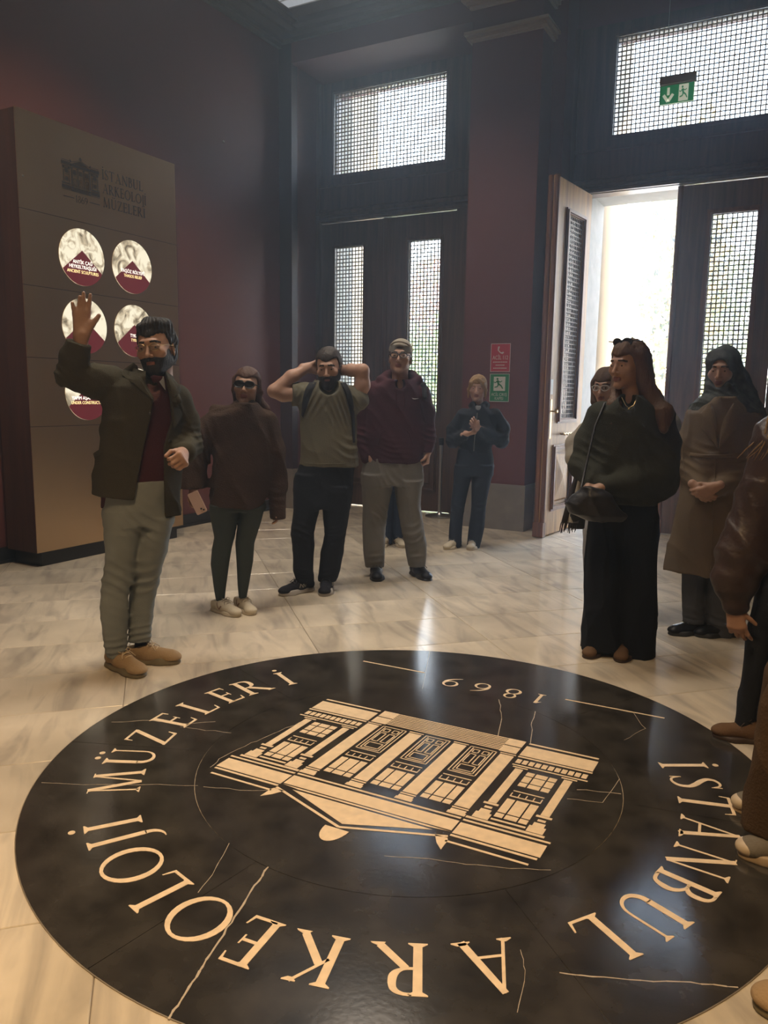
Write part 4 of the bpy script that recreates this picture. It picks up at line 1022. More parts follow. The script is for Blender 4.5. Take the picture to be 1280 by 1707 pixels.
def hand(S, wrist, f, nrm, thumb_side, curl=(20, 20, 20, 20), tcurl=20, sc=1.0, spread=6, wr=.026, tout=45):
    """f towards the fingers, nrm out of the palm, thumb_side = +1/-1 along f x nrm"""
    f = Vector(f).normalized(); nrm = Vector(nrm); nrm = (nrm-f*nrm.dot(f)).normalized(); t = f.cross(nrm)*thumb_side; w = Vector(wrist)
    offs = (.029, .010, -.009, -.027); ln = ((.041, .025, .020), (.045, .028, .021), (.042, .026, .020), (.033, .020, .018)); kn = (.086, .090, .086, .078)
    for i in range(4):
        K = w+(f*kn[i]+t*offs[i])*sc; S.cone(w+t*offs[i]*.55*sc+f*.008, K, .0155*sc, .0115*sc, k=.016*sc)
        ang = 0; p = K; pts = [p]; sp = math.radians(spread*(1.5-i)); d0 = (f*math.cos(sp)+t*math.sin(sp)).normalized()
        for j in range(3):
            ang += math.radians(curl[i]*(1.0, 1.1, .8)[j]); d = d0*math.cos(ang)+nrm*math.sin(ang); p = p+d*ln[i][j]*sc; pts.append(p)
        finger(S, pts, .0092*sc, .0070*sc)
    S.cone(w+t*.012*sc, w+(f*.035+t*.030+nrm*.010)*sc, .017*sc, .014*sc, k=.015*sc)
    p = w+(f*.035+t*.034+nrm*.012)*sc; a = math.radians(tout); d = (f*math.cos(a)+t*math.sin(a)).normalized(); pts = [p]; ang = 0
    for j, l in enumerate((.034, .030)):
        ang += math.radians(tcurl); dd = d*math.cos(ang)+(nrm*.7-t*.5)*math.sin(ang); p = p+dd.normalized()*l*sc; pts.append(p)
    finger(S, pts, .0112*sc, .0085*sc)
    S.cone(w-f*.03*sc, w+f*.01*sc, wr*sc, .024*sc, k=.016)
    return S
SHOES = {}
from mathutils.bvhtree import BVHTree
def bvh_of(o): me = o.data; return BVHTree.FromPolygons([v.co for v in me.vertices], [tuple(q.vertices) for q in me.polygons])
def strip(F, bv, Apx, Bpx, name, m, off=.006, nu=6, nv=10, back=.0, parent=None):
    """a piece of cloth lying on a garment between two edges given as pixel polylines; it follows the garment's real surface"""
    if not isinstance(bv, BVHTree): bv = bvh_of(bv)
    def along(P, t):
        L = [math.hypot(b[0]-a[0], b[1]-a[1]) for a, b in zip(P[:-1], P[1:])]; d = t*sum(L)
        for (a, b), l in zip(zip(P[:-1], P[1:]), L):
            if d <= l or l == L[-1] and (a, b) == (P[-2], P[-1]): k = min(1, d/l) if l else 0; return (a[0]+(b[0]-a[0])*k, a[1]+(b[1]-a[1])*k)
            d -= l
        return P[-1]
    g = F.G; c = Vector((-(g.x*F.r.x+g.y*F.r.y), -F.D, HC)); V, last = [], None
    for i in range(nv+1):
        a, b = along(Apx, i/nv), along(Bpx, i/nv); row = []
        for j in range(nu+1):
            x, y = a[0]+(b[0]-a[0])*j/nu, a[1]+(b[1]-a[1])*j/nu; d = (F.at(x, y)-c).normalized(); h = bv.ray_cast(c, d)
            if h[0] is None or (last is not None and abs(h[3]-last) > .07): dist = last if last is not None else F.D
            else: dist = h[3]
            last = dist; e = min(1.0, 4*min(j, nu-j)/nu+.5); row.append((c+d*(dist-off*e), c+d*(dist+.004)))
        last = (row[0][1]-c).length-.004; V.append(row)
    n = nu+1; P = [q[0] for r in V for q in r]+[q[1] for r in V for q in r]; N = len(P)//2; f = []
    for i in range(nv):
        for j in range(nu): k = i*n+j; f += [(k, k+n, k+n+1, k+1), (N+k, N+k+1, N+k+n+1, N+k+n)]
    for i in range(nv): k = i*n; f += [(k, N+k, N+k+n, k+n), (k+nu, k+nu+n, N+k+nu+n, N+k+nu)]
    for j in range(nu): k = nv*n+j; f += [(j, j+1, N+j+1, N+j), (k, N+k, N+k+1, k+1)]
    return MB().add(P, f).build(name, m, parent or F.root, smooth=True)
def buttons(F, bv, pts, m, r=.009):
    if not isinstance(bv, BVHTree): bv = bvh_of(bv)
    g = F.G; c = Vector((-(g.x*F.r.x+g.y*F.r.y), -F.D, HC))
    for x, y in pts:
        d = (F.at(x, y)-c).normalized(); h = bv.ray_cast(c, d)
        if h[0] is not None:
            q = h[0]; MB().lathe([(r, 0), (r, .003), (r*.6, .0045)], n=12).xf(lambda v: (q.x+v[0], q.y-v[2], q.z+v[1])).build('button', m, F.root)
def shoe_meshes(style, cu, cs, cl, toe_r=.045, sole_h=.028, high=.085, capc=None, mark=None):
    """shoe pointing to -y, heel at +y, origin under the ankle; length .28"""
    if style in SHOES: return SHOES[style]
    tmp = empty('tmp')
    S = Sdf()
    S.cone((0, .065, .045), (0, -.02, .048), .036, .040, k=.02).cone((0, -.02, .046), (0, -.135, .030), .042, toe_r*.72, k=.025).ell((0, -.145, .030), (.042, .045, .024), k=.02)
    S.cone((0, .055, .05), (0, .045, high), .034, .036, k=.02); S.plane((0, 0, high), (0, .15, 1)); S.plane((0, 0, sole_h*.6), (0, 0, -1))
    S.ell((0, .045, high+.01), (.028, .032, .03), k=.004, sub=True)
    U = S.build('upper', cu, tmp, .0045)
    S = Sdf(); S.cone((0, .065, .0), (0, .0, .0), .041, .041, k=.02).cone((0, .0, 0), (.004, -.10, 0), .041, .048, k=.03).cone((.004, -.10, 0), (0, -.145, 0), .048, .040, k=.03)
    S.plane((0, 0, 0), (0, 0, -1)); S.plane((0, 0, sole_h), (0, 0, 1)); O = S.build('sole', cs, tmp, .0045)
    mb = MB()
    for i in range(5):
        y = -.035-.020*i; z = .095-.0105*i; w = .026-.001*i
        mb.tube([(-w, y+.004, z-.012), (-w*.5, y, z+.003), (0, y-.002, z+.006), (w*.5, y, z+.003), (w, y+.004, z-.012)], .0036, 6)
        if i < 4: mb.tube([(-w*.8, y, z-.008), (w*.8, y-.02, z-.016)], .0025, 5)
    for q in (-1, 1): mb.tube([(0, -.030, .092), (q*.022, -.032, .106), (q*.034, -.042, .098), (q*.016, -.045, .090)], .0024, 6); mb.tube([(0, -.03, .092), (q*.02, -.055, .092), (q*.035, -.075, .072)], .0022, 6)
    La = mb.build('laces', cl, tmp, smooth='all')
    ms = [('upper', U.data), ('sole', O.data), ('laces', La.data)]
    if capc:
        S = Sdf(); S.ell((0, -.148, .030), (.0425, .044, .027), k=.01); S.plane((0, -.135, 0), (0, 1, 0)); S.plane((0, 0, .018), (0, 0, -1)); C_ = S.build('toe_cap', capc, tmp, .0045); ms.append(('toe_cap', C_.data))
    if mark:
        bv = bvh_of(U); mb = MB()
        for sg in (-1, 1):
            for a, b, w in mark[1]:
                P = []
                for i in range(7):
                    y, z = a[0]+(b[0]-a[0])*i/6, a[1]+(b[1]-a[1])*i/6; h = bv.ray_cast(Vector((sg*.2, y, z)), Vector((-sg, 0, 0)))
                    if h[0] is not None: P.append(h[0])
                if len(P) > 1: mb.tube(P, w, 5)
        ms.append(('side_mark', mb.build('side_mark', mark[0], tmp).data))
    for o in list(COL.objects):
        if o.parent == tmp: bpy.data.objects.remove(o)
    bpy.data.objects.remove(tmp); SHOES[style] = ms; return ms
def put_shoe(parent, style, pos, heading, sc=1.0, pitch=0, label=None, roll=0):
    """heading in degrees: 0 = toe towards the camera, + = toe to image right"""
    ms = SHOES[style]; r = bpy.data.objects.new('shoe', ms[0][1]); COL.objects.link(r); r.parent = parent
    r.location = (pos[0], pos[1], 0 if len(pos) < 3 else pos[2]); r.rotation_euler = (math.radians(pitch), 0, math.radians(heading)); r.scale = (sc, sc, sc)
    if label: r['label'] = label
    for n, me in ms[1:]:
        o = bpy.data.objects.new(n, me); COL.objects.link(o); o.parent = r
    return r

def cut_fn(S, g, band=.3):
    """intersect with the outside of g (exact max, not displacement)"""
    S.ops.append(('max', None, None, band, False, g)); return S
def _field_patch():
    base = Sdf.field
    def field(s, h):
        mx = [o for o in s.ops if o[0] == 'max']; keep = s.ops; s.ops = [o for o in s.ops if o[0] != 'max']
        F_, lo, n = base(s, h); s.ops = keep
        for o in mx:
            I = np.nonzero(F_ < .05); P = np.stack([lo[i]+h*I[i] for i in range(3)], 1); F_[I] = np.maximum(F_[I], -o[5](P))
        return F_, lo, n
    Sdf.field = field
_field_patch()
def cut_at(S, p, n, r):
    """cut off what lies beyond the plane through p (normal n), only within r of p"""
    p = np.array(p); n = np.array(Vector(n).normalized())
    return cut_fn(S, lambda P: np.maximum(-((P-p)@n), np.linalg.norm(P-p, axis=1)-r))
def creases(S, spots):
    """spots (point, direction of the crease spacing, spacing, reach, depth): soft ridges fading out around a point"""
    def f(P):
        o = 0
        for i, (p, d, wl, rad, a) in enumerate(spots):
            d = Vector(d).normalized(); q = P-np.array(p); s_ = q@np.array(d); g = np.exp(-(q**2).sum(1)/(rad*rad))
            w = np.sin(s_*2*PI/wl+1.7*np.sin(q[:, 0]*22+i)+1.2*np.sin(q[:, 1]*26+2*i)); o = o-a*g*(.5+.5*w)**2
        return o
    return S.fn(f)
def core(S, neck, pelvis, arms=(), legs=()):
    """the covered body inside the clothes, one surface with head and hands"""
    neck, pelvis = Vector(neck), Vector(pelvis); ch = neck.lerp(pelvis, .35)
    S.cone(neck, ch, .050, .088, k=.03); S.cone(ch, pelvis, .088, .092, k=.03)
    for sh, el, wr in arms: S.cone(ch.lerp(neck, .55), sh, .05, .042, k=.03); S.cone(sh, el, .042, .034, k=.02); S.cone(el, wr, .034, .024, k=.02)
    for hp, kn, an in legs: S.cone(pelvis, hp, .07, .05, k=.03); S.cone(hp, kn, .045, .030, k=.01); S.cone(kn, an, .030, .022, k=.01)
def shoes(F, style, lst, sc=1.0):
    for x, y, hdg, dy in lst:
        p = F.at(x, y, dy); put_shoe(F.root, style, (p.x, p.y), hdg, sc)
def socks(F, pts, m, r=.036, top=.22):
    for p in pts: S = Sdf(); S.cone((p[0], p[1]+.03, .06), (p[0], p[1]+.03, top), r, r+.004); S.build('sock', m, F.root, .008)
# ---------------------------------------------------------------- the people
SK_A = skin('light', (.42, .25, .18)); SK_B = skin('tan', (.36, .21, .14)); LIP = mat('lips', (.24, .09, .075), .45)
H_BLACK = hairmat('black', (.012, .009, .008), .6); H_BROWN = hairmat('brown', (.045, .024, .014)); H_BLOND = hairmat('blond', (.30, .19, .085), .6); H_AUB = hairmat('auburn', (.07, .028, .014))
shoe_meshes('trail', cloth('tan_suede', (.36, .25, .14)), mat('olive_sole', (.17, .14, .08), .7), mat('cream_lace', (.62, .50, .34), .8), .05, .036)
shoe_meshes('white', cloth('white_leather', (.55, .49, .38), .5, 60, .05), mat('white_sole', (.50, .43, .32), .6), mat('grey_lace', (.40, .35, .27), .8), .045, .026, mark=(mat('tan_mark', (.20, .11, .06), .6), [((-.045, .058), (-.028, .034), .005), ((-.028, .034), (.005, .072), .004)]))
shoe_meshes('black', cloth('black_leather', (.012, .012, .014), .4, 60, .05), mat('black_sole', (.03, .03, .03), .6), mat('black_lace', (.02, .02, .02), .8), .045, .028)
shoe_meshes('runner', cloth('black_mesh', (.013, .013, .018), .7), mat('pale_sole', (.40, .38, .36), .6), mat('dark_lace', (.03, .03, .035), .8), .045, .034, mark=(mat('silver_mark', (.34, .33, .30), .4), [((-.050, .042), (-.040, .066), .003), ((-.040, .066), (-.022, .042), .0035), ((-.022, .042), (-.010, .066), .003), ((-.030, .044), (-.020, .068), .0025), ((-.020, .068), (-.004, .044), .003), ((-.004, .044), (.006, .070), .0025)]))
shoe_meshes('canvas', cloth('canvas_cream', (.17, .15, .12)), mat('rubber_cream', (.42, .31, .19), .5), mat('canvas_lace', (.40, .33, .24), .8), .05, .030, .085, mat('toe_rubber', (.55, .44, .30), .4))
shoe_meshes('brown', cloth('brown_suede', (.13, .075, .04)), mat('brown_sole', (.05, .03, .02), .6), mat('brown_lace', (.07, .045, .03), .8), .045, .022)

# 1 ------------------------------------------------ the guide
F = Fig(228, 1108, 'bearded guide in olive jacket and glasses raising one open hand'); A = F.at; R_ = F.root
hd = Head(F, A(260, 581), 1.13, yaw=24, pitch=2, roll=-6)
S = Sdf(); hd.skull(S, A(266, 648, .02), .058); hd.eyes(R_)
# raised hand, fingers placed one by one
HZ = S; dy = -.10
def q(x, y, d=0): return A(x, y, dy+d)
for (kx, ky), (mx, my), (tx, ty) in (((125.5, 524), (122.5, 513), (120.6, 505.5)), ((132, 521), (132.5, 506), (133.2, 495)), ((139.5, 520), (139.3, 503), (139.3, 488.5)), ((147, 521), (149, 505), (150.5, 491.5))):
    HZ.cone(q(134+(kx-136)*.35, 560), q(kx, ky), .020, .0135, k=.020); finger(HZ, [q(kx, ky), q(mx, my, -.006), q(tx, ty, -.012)], .0118, .0085)
HZ.cone(q(144, 556, -.01), q(154, 539, -.012), .019, .0145, k=.02); finger(HZ, [q(153, 541, -.012), q(160, 533, -.02), q(165, 526, -.022)], .0135, .010)
HZ.cone(q(134, 580), q(136, 560), .034, .030, k=.02)
hand(S, A(304, 757, -.22), (-.05, -.75, -.15), (-.8, -.1, -.5), -1, (72, 70, 72, 70), 30, 1.12)
core(S, A(262, 650, .02), A(232, 838, .0), ((A(192, 645), A(117, 624, -.05), A(134, 578, -.1)), (A(294, 668, .02), A(314, 742, .02), A(304, 757, -.20))), ((A(205, 860), A(198, 970, -.03), A(195, 1080, -.04)), (A(262, 860), A(243, 970, .03), A(234, 1062, .03))))
S.build('body', [SK_A, LIP, H_BLACK], R_, .0040, remat=hd.remat())
S = Sdf(); hd.hair(S, .009, .058, -.075, .005); S.cone(hd.p(-.040, -.060, .096), hd.p(.040, -.045, .108), .014, .022, k=.03); S.cone(hd.p(-.01, -.03, .120), hd.p(.060, .01, .105), .020, .022, k=.03); S.cone(hd.p(.055, 0, .095), hd.p(.076, .045, .03), .022, .014, k=.03); hd.strands(S, .0022); S.build('hair', H_BLACK, R_, .004)
S = Sdf(); k = hd.k; Rm = np.array(hd.R)
S.ell(hd.p(0, -.018, -.028), (.069*k, .076*k, .084*k), Rm, k=.01); S.ell(hd.p(0, -.062, -.098), (.036*k, .030*k, .032*k), Rm, k=.03); S.cone(hd.p(-.044, .0, -.06), hd.p(-.012, -.062, -.1), .029*k, .024*k, k=.02); S.cone(hd.p(.044, .0, -.06), hd.p(.012, -.062, -.1), .029*k, .024*k, k=.02)
S.cone(hd.p(-.022, -.088, -.050), hd.p(.022, -.088, -.050), .0075*k, .0075*k, k=.01)
S.fn(lambda P: np.clip(hd.inv(P)[:, 2]-(-.046+.9*np.clip(hd.inv(P)[:, 1]+.070, 0, .08)), 0, .04), .2)
S.ell(hd.p(0, -.098, -.0655), (.021*k, .02*k, .0085*k), Rm, k=.004, sub=True); S.fn(lambda P: .0012*np.sin(P[:, 0]*700)*np.sin(P[:, 2]*600+P[:, 1]*500)); S.build('beard', H_BLACK, R_, .0036)
glasses(hd, R_, mat('gold_wire', (.5, .38, .2), .3, metal=1), .023, .016, .0011, M_glass)
OLV = cloth('olive_wool', (.050, .044, .027), .9, 260, .5)
S = Sdf()
S.loft(F.rings([(858, 158, 300), (830, 154, 300), (790, 157, 300), (750, 165, 300), (715, 169, 302), (690, 170, 303), (665, 172, 301), (645, 182, 296), (630, 212, 285), (620, 236, 276)], .145), k=.02)
S.limb([A(188, 642), A(160, 637, -.02), A(117, 624, -.05), A(124, 595, -.08), A(131, 573, -.10)], [.088, .078, .060, .056, .057], k=.03)
S.limb([A(296, 668, .02), A(310, 705, .04), A(314, 742, .02), A(307, 754, -.16)], [.075, .066, .062, .050], k=.03)
S.cone(A(236, 640, -.05), A(250, 664, -.13), .030, .022, k=.02); S.cone(A(228, 628, .02), A(238, 640, -.07), .036, .034, k=.02); S.cone(A(285, 645, -.06), A(295, 668, -.12), .028, .018, k=.02); S.cone(A(272, 630, .03), A(287, 646, -.06), .032, .030, k=.02)
S.folds(.007, 'd', 3, 30); creases(S, [(A(112, 630, -.05), (1, 0, 1.2), .035, .09, .012), (A(150, 632), (1, 0, .2), .045, .08, .008), (A(322, 745, -.02), (.3, 0, 1), .03, .09, .012), (A(180, 660), (1, 0, -1), .05, .08, .008)])
# front opening: slab between the two edges
def opening(P):
    z = P[:, 2]; rows = [(600, 243, 275), (640, 243, 278), (663, 256, 283), (700, 250, 287), (744, 240, 273), (800, 229, 273.5), (860, 219, 275)]
    zz = [A(256, r[0], -.13).z for r in rows][::-1]; xl = np.interp(z, zz, [A(r[1], r[0], -.13).x for r in rows][::-1]); xr = np.interp(z, zz, [A(r[2], r[0], -.13).x for r in rows][::-1])
    return np.maximum(np.maximum(xl-P[:, 0], P[:, 0]-xr), P[:, 1]-(-.055))
cut_fn(S, opening)
zl, zr = A(190, 826).z, A(285, 857).z; xm = A(250, 840).x
cut_fn(S, lambda P: P[:, 2]-np.where(P[:, 0] < xm, zl-.10*(P[:, 0]-A(190, 826).x), zr))
cut_at(S, A(131, 570, -.10), A(133, 560, -.1)-A(124, 595, -.08), .09)
jk = S.build('jacket', OLV, R_, .0065); bv = bvh_of(jk)
strip(F, bv, [(222, 604), (206, 616), (203, 624), (218, 637), (236, 652), (256, 668)], [(229, 610), (233, 624), (240, 638), (247, 652), (253, 662), (257, 668)], 'lapel', OLV, .012)
strip(F, bv, [(277, 624), (281, 640), (284, 660), (287, 690), (289, 714)], [(284, 628), (301, 655), (291, 664), (307, 694), (291, 716)], 'lapel', OLV, .012)
strip(F, bv, [(155, 756), (167, 748)], [(158, 766), (171, 757)], 'pocket_flap', OLV, .010, 4, 4)
strip(F, bv, [(257, 668), (251, 700), (240, 750), (229, 800), (222, 830)], [(254.5, 668), (248.5, 700), (237.5, 750), (226.5, 800), (219.5, 830)], 'front_edge', OLV, .004, 2, 16)
strip(F, bv, [(273, 750), (274, 800), (274.5, 855)], [(276, 750), (277, 800), (277.5, 855)], 'front_edge', OLV, .004, 2, 12)
buttons(F, bv, [(250, 690), (283, 735)], mat('dark_button', (.02, .016, .012), .4))
S = Sdf(); S.loft(F.rings([(842, 172, 291), (800, 170, 294), (720, 178, 292), (670, 190, 290), (640, 215, 284), (628, 240, 278)], .112), k=.02); S.ell(A(254, 652, -.07), (.05, .06, .09), k=.01, sub=True); S.folds(.006, 'v', 2, 30); S.build('sweater', cloth('burgundy_knit', (.060, .014, .018), .9, 200, .5), R_, .008)
S = Sdf(); S.loft(F.rings([(690, 232, 282), (655, 238, 280), (640, 240, 281)], .095), k=.01); S.ell(A(257, 634, -.10), (.035, .05, .06), k=.01, sub=True); S.build('shirt', cloth('mauve_shirt', (.20, .10, .11), .7), R_, .006)
mb = MB(); a, b, c, d = A(262, 632, -.11), A(273, 627, -.10), A(276, 651, -.125), A(268, 640, -.125)
mb.add([a, b, c, d]+[p+Vector((0, .008, 0)) for p in (a, b, c, d)], [(0, 1, 2, 3), (7, 6, 5, 4), (0, 4, 5, 1), (1, 5, 6, 2), (2, 6, 7, 3), (3, 7, 4, 0)]); mb.build('shirt_collar', cloth('grey_collar', (.22, .22, .23)), R_)
JG = cloth('pale_jeans', (.22, .245, .245), .85, 300, .3)
S = Sdf(); F.legs(S, 872, .125, [(872, 174, 286), (855, 172, 288), (825, 172, 290), (800, 176, 288)],
    ([(1092, 178, 212, -.04), (1075, 174, 211, -.04), (1030, 169, 212, -.04), (985, 168, 214, -.03), (965, 171, 222, -.03), (940, 175, 226, -.02), (900, 175, 234, 0), (865, 173, 243, 0), (850, 173, 245)], .9),
    ([(1066, 215, 250, .03), (1045, 214, 252, .03), (1000, 215, 258, .04), (960, 217, 266, .04), (920, 226, 277, .02), (880, 236, 286, 0), (860, 240, 288)], .9))
S.folds(.004, 'd', 9, 26); creases(S, [(A(200, 965, -.06), (.35, 0, 1), .055, .10, .014), (A(245, 965, -.02), (-.3, 0, 1), .055, .09, .013), (A(240, 870, -.08), (.9, 0, 1), .045, .09, .010), (A(192, 1078, -.06), (.1, 0, 1), .035, .06, .014), (A(234, 1055), (0, 0, 1), .035, .06, .014), (A(196, 1030, -.05), (.5, 0, 1), .06, .07, .007)]); S.build('jeans', JG, R_, .007)
for x, y, hdg, dy in ((200, 1092, 32, -.04), (236, 1068, 72, .03)):
    p = A(x, y, dy); put_shoe(R_, 'trail', (p.x, p.y), hdg, 1.12)
    socks(F, [p], mat('dark_sock', (.03, .03, .04), .9))
SOCKD = MATS['dark_sock']
def feet(F, lst, style, sc, sock=None):
    for x, y, hdg, dy in lst:
        p = F.at(x, y, dy); put_shoe(F.root, style, (p.x, p.y), hdg, sc)
        if sock: socks(F, [p], sock)
# 2 ------------------------------------------------ woman with sunglasses
F = Fig(394, 1018, 'woman in dark sunglasses and loose brown sweater holding a pale phone', None); A = F.at; R_ = F.root
hd = Head(F, A(411, 646), 1.03, yaw=10, pitch=-8, roll=4, female=True)
S = Sdf(); hd.skull(S, A(412, 695, .02), .050); hd.eyes(R_)
hand(S, A(322, 814, -.06), (-.12, -.15, -1), (.7, -.5, 0), 1, (28, 35, 40, 45), 20, .88)
core(S, A(413, 690, .02), A(398, 812), ((A(355, 705), A(320, 755, .02), A(322, 812, -.06)), (A(445, 700), A(463, 770, .02), A(464, 850, -.02))), ((A(378, 835), A(371, 905), A(367, 1000)), (A(418, 835), A(409, 920), A(404, 990))))
hand(S, A(464, 846, -.02), (0, 0, -1), (-1, 0, 0), -1, (25, 25, 25, 25), 10, .7)
S.build('body', [SK_B, LIP, H_BROWN], R_, .0046, remat=hd.remat())
S = Sdf(); hd.hair(S, .010, .058, -.09, -.03); S.cone(hd.p(0, .10, .0), hd.p(.050, .11, -.055), .040, .035, k=.03); S.cone(hd.p(.050, .11, -.055), A(444, 683, .08), .035, .028, k=.02); S.limb([hd.p(-.072, .0, .05), hd.p(-.078, .02, -.02), hd.p(-.070, .05, -.09)], [.014, .016, .012], k=.02); S.limb([hd.p(.070, .0, .05), hd.p(.080, .02, -.02), hd.p(.070, .05, -.09)], [.014, .018, .016], k=.02); S.folds(.003, 'v', 3, 150); S.build('hair', H_AUB, R_, .005)
glasses(hd, R_, mat('black_frame', (.01, .01, .01), .25), .030, .021, .0034, mat('dark_lens', (.02, .014, .012), .08), -.104, .004, 'sunglasses')
BRN = cloth('brown_wool', (.052, .030, .019), .95, 120, .7)
S = Sdf(); S.loft(F.rings([(842, 352, 438), (820, 350, 447), (780, 355, 452), (740, 357, 454), (710, 352, 452), (692, 356, 448), (680, 380, 436), (672, 390, 430)], .155), k=.02, ex=2.1)
S.limb([A(362, 702), A(336, 728, .01), A(322, 765, .0), A(320, 812, -.05)], [.075, .080, .085, .080], k=.04)
S.limb([A(442, 702), A(456, 750, .02), A(462, 810, .01), A(463, 862, -.02)], [.070, .066, .056, .052], k=.03)
S.cone(A(358, 683, .02), A(378, 690, -.04), .035, .05, k=.02); S.cone(A(410, 676, -.02), A(411, 690, -.02), .060, .075, k=.03)
S.folds(.010, 'v', 8, 22); creases(S, [(A(340, 745, -.06), (1, 0, .4), .06, .14, .014), (A(458, 830, -.03), (.1, 0, 1), .05, .08, .008)])
S.fn(lambda P: np.zeros(len(P)), .001); cut_at(S, A(321, 814, -.05), (0, 0, -1), .14); cut_at(S, A(463, 865, -.02), (0, 0, -1), .10)
S.plane(A(400, 868), (0, 0, -1)); S.build('sweater', BRN, R_, .008)
S = Sdf(); F.legs(S, 850, .12, [(848, 350, 444), (838, 352, 443), (820, 356, 438)],
    ([(1006, 361, 374, -.01), (985, 357, 376), (940, 351, 382), (915, 353, 386), (895, 357, 391), (860, 350, 397), (840, 349, 398)], 1.05), ([(996, 398, 411), (975, 396, 415), (935, 394, 422), (905, 392, 424), (870, 397, 435), (842, 398, 442)], 1.05), k=.012)
S.build('leggings', cloth('green_leggings', (.040, .050, .044), .7, 300, .1), R_, .007)
feet(F, [(370, 1018, 38, -.02), (404, 1002, 22, .03)], 'white', .98)
mb = MB(); c = A(329, 838, -.155); ax = Vector((.42, -.1, -.9)).normalized(); bx_ = Vector((.86, -.25, .42)).normalized(); nz = ax.cross(bx_).normalized()
def world(F, v): M_ = Matrix.Translation(F.root.location) @ Matrix.Rotation(F.root.rotation_euler.z, 4, 'Z'); return M_ @ Vector(v)
phone = empty('phone', world(F, c)); tag(phone, 'pale pink phone held low in the hand of the woman in sunglasses', 'phone'); W3 = Matrix.Rotation(F.root.rotation_euler.z, 3, 'Z')
def P(a, b, d): return tuple(W3 @ (ax*a+bx_*b+nz*d))
def rrect(hw, hh, r, d0, d1, cx=0, cy=0, n=5):
    pts = [(cx+sx*(hw-r)+r*math.cos(a+k*PI/2/n), cy+sy*(hh-r)+r*math.sin(a+k*PI/2/n)) for sx, sy, a in ((1, 1, 0), (-1, 1, PI/2), (-1, -1, PI), (1, -1, 3*PI/2)) for k in range(n+1)]
    return MB().prism(pts, d0, d1)
rrect(.073, .036, .010, -.004, .004).xf(lambda v: P(*v)).build('phone_body', mat('phone_pink', (.62, .44, .38), .3), phone)
rrect(.016, .016, .006, .004, .006, .050, .014).xf(lambda v: P(*v)).build('camera_plate', mat('phone_plate', (.60, .42, .36), .25), phone)
for e in ((.056, .020), (.044, .008)): MB().prism([(e[0]+.006*math.cos(2*PI*k/12), e[1]+.006*math.sin(2*PI*k/12)) for k in range(12)], .006, .008).xf(lambda v: P(*v)).build('camera_lens', mat('lens_black', (.01, .01, .012), .1), phone)

# 3 ------------------------------------------------ bearded man, hands behind his head
F = Fig(514, 985, 'bearded man in olive t-shirt stretching with both hands behind his head'); A = F.at; R_ = F.root
hd = Head(F, A(548, 613), 1.12, yaw=12, pitch=10, roll=-3)
S = Sdf(); hd.skull(S, A(548, 662, .03), .056); hd.eyes(R_)
S.limb([A(504, 656, .02), A(472, 656, .0), A(457, 652, -.02), A(486, 628, .0), A(513, 613, .06)], [.058, .056, .046, .046, .030], k=.02)
S.limb([A(594, 666, .02), A(604, 642, .0), A(604, 618, -.02), A(585, 617, .02), A(568, 617, .08)], [.056, .055, .047, .044, .030], k=.02)
hand(S, A(511, 613, .06), (.9, .35, -.1), (.1, -1, .1), -1, (40, 45, 50, 50), 20, 1.05); hand(S, A(572, 617, .07), (-.9, .35, 0), (.1, -1, .1), 1, (30, 30, 30, 30), 10, 1.05)
core(S, A(548, 660, .03), A(541, 800), ((A(508, 658, .02), A(492, 658, .01), A(472, 656, 0)), (A(588, 664, .02), A(594, 662, .02), A(600, 650, 0))), ((A(522, 810), A(505, 890, -.02), A(505, 955, -.02)), (A(562, 810), A(558, 890), A(545, 965, 0))))
S.build('body', [SK_A, LIP, H_BLACK], R_, .0048, remat=hd.remat())
S = Sdf(); hd.hair(S, .008, .060, -.07, .0); S.folds(.002, 'v', 2, 200); S.build('hair', hairmat('dark', (.030, .019, .013)), R_, .005)
def beard(hd, m, full=1.0, mo=.0075):
    k = hd.k; Rm = np.array(hd.R); S = Sdf()
    S.ell(hd.p(0, -.018, -.028), (.069*k, .076*k, .084*k), Rm, k=.01); S.ell(hd.p(0, -.062, -.098), (.036*k*full, .030*k*full, .032*k*full), Rm, k=.03)
    for q in (-1, 1): S.cone(hd.p(.044*q, .0, -.06), hd.p(.012*q, -.062, -.1), .029*k, .024*k, k=.02)
    S.cone(hd.p(-.022, -.088, -.050), hd.p(.022, -.088, -.050), mo*k, mo*k, k=.01)
    def f(P): q = hd.inv(P); return np.clip(q[:, 2]-(-.046+.9*np.clip(q[:, 1]+.070, 0, .08)), 0, .04)
    S.fn(f, .2); S.ell(hd.p(0, -.098, -.0655), (.021*k, .02*k, .0075*k), Rm, k=.004, sub=True); S.fn(lambda P: .0014*np.sin(P[:, 0]*600)*np.sin(P[:, 2]*500+P[:, 1]*500)); return S.build('beard', m, hd.f.root, .0045)
beard(hd, hairmat('dark', (0, 0, 0)), 1.15)
OT = cloth('olive_cotton', (.135, .125, .088), .9, 160, .25)
S = Sdf(); S.loft(F.rings([(776, 501, 597), (750, 501, 594), (700, 502, 591), (680, 500, 592), (660, 502, 594), (645, 512, 584), (636, 526, 570)], .135), k=.02)
S.limb([A(508, 655, .02), A(487, 657, .01)], [.075, .078], k=.03); S.limb([A(588, 660, .02), A(597, 666, .01)], [.075, .074], k=.03)
S.folds(.006, 'v', 4, 30); creases(S, [(A(515, 665, -.1), (1, 0, -.6), .045, .10, .012), (A(580, 680, -.1), (1, 0, .5), .04, .12, .014), (A(585, 750, -.1), (.4, 0, 1), .06, .10, .010)])
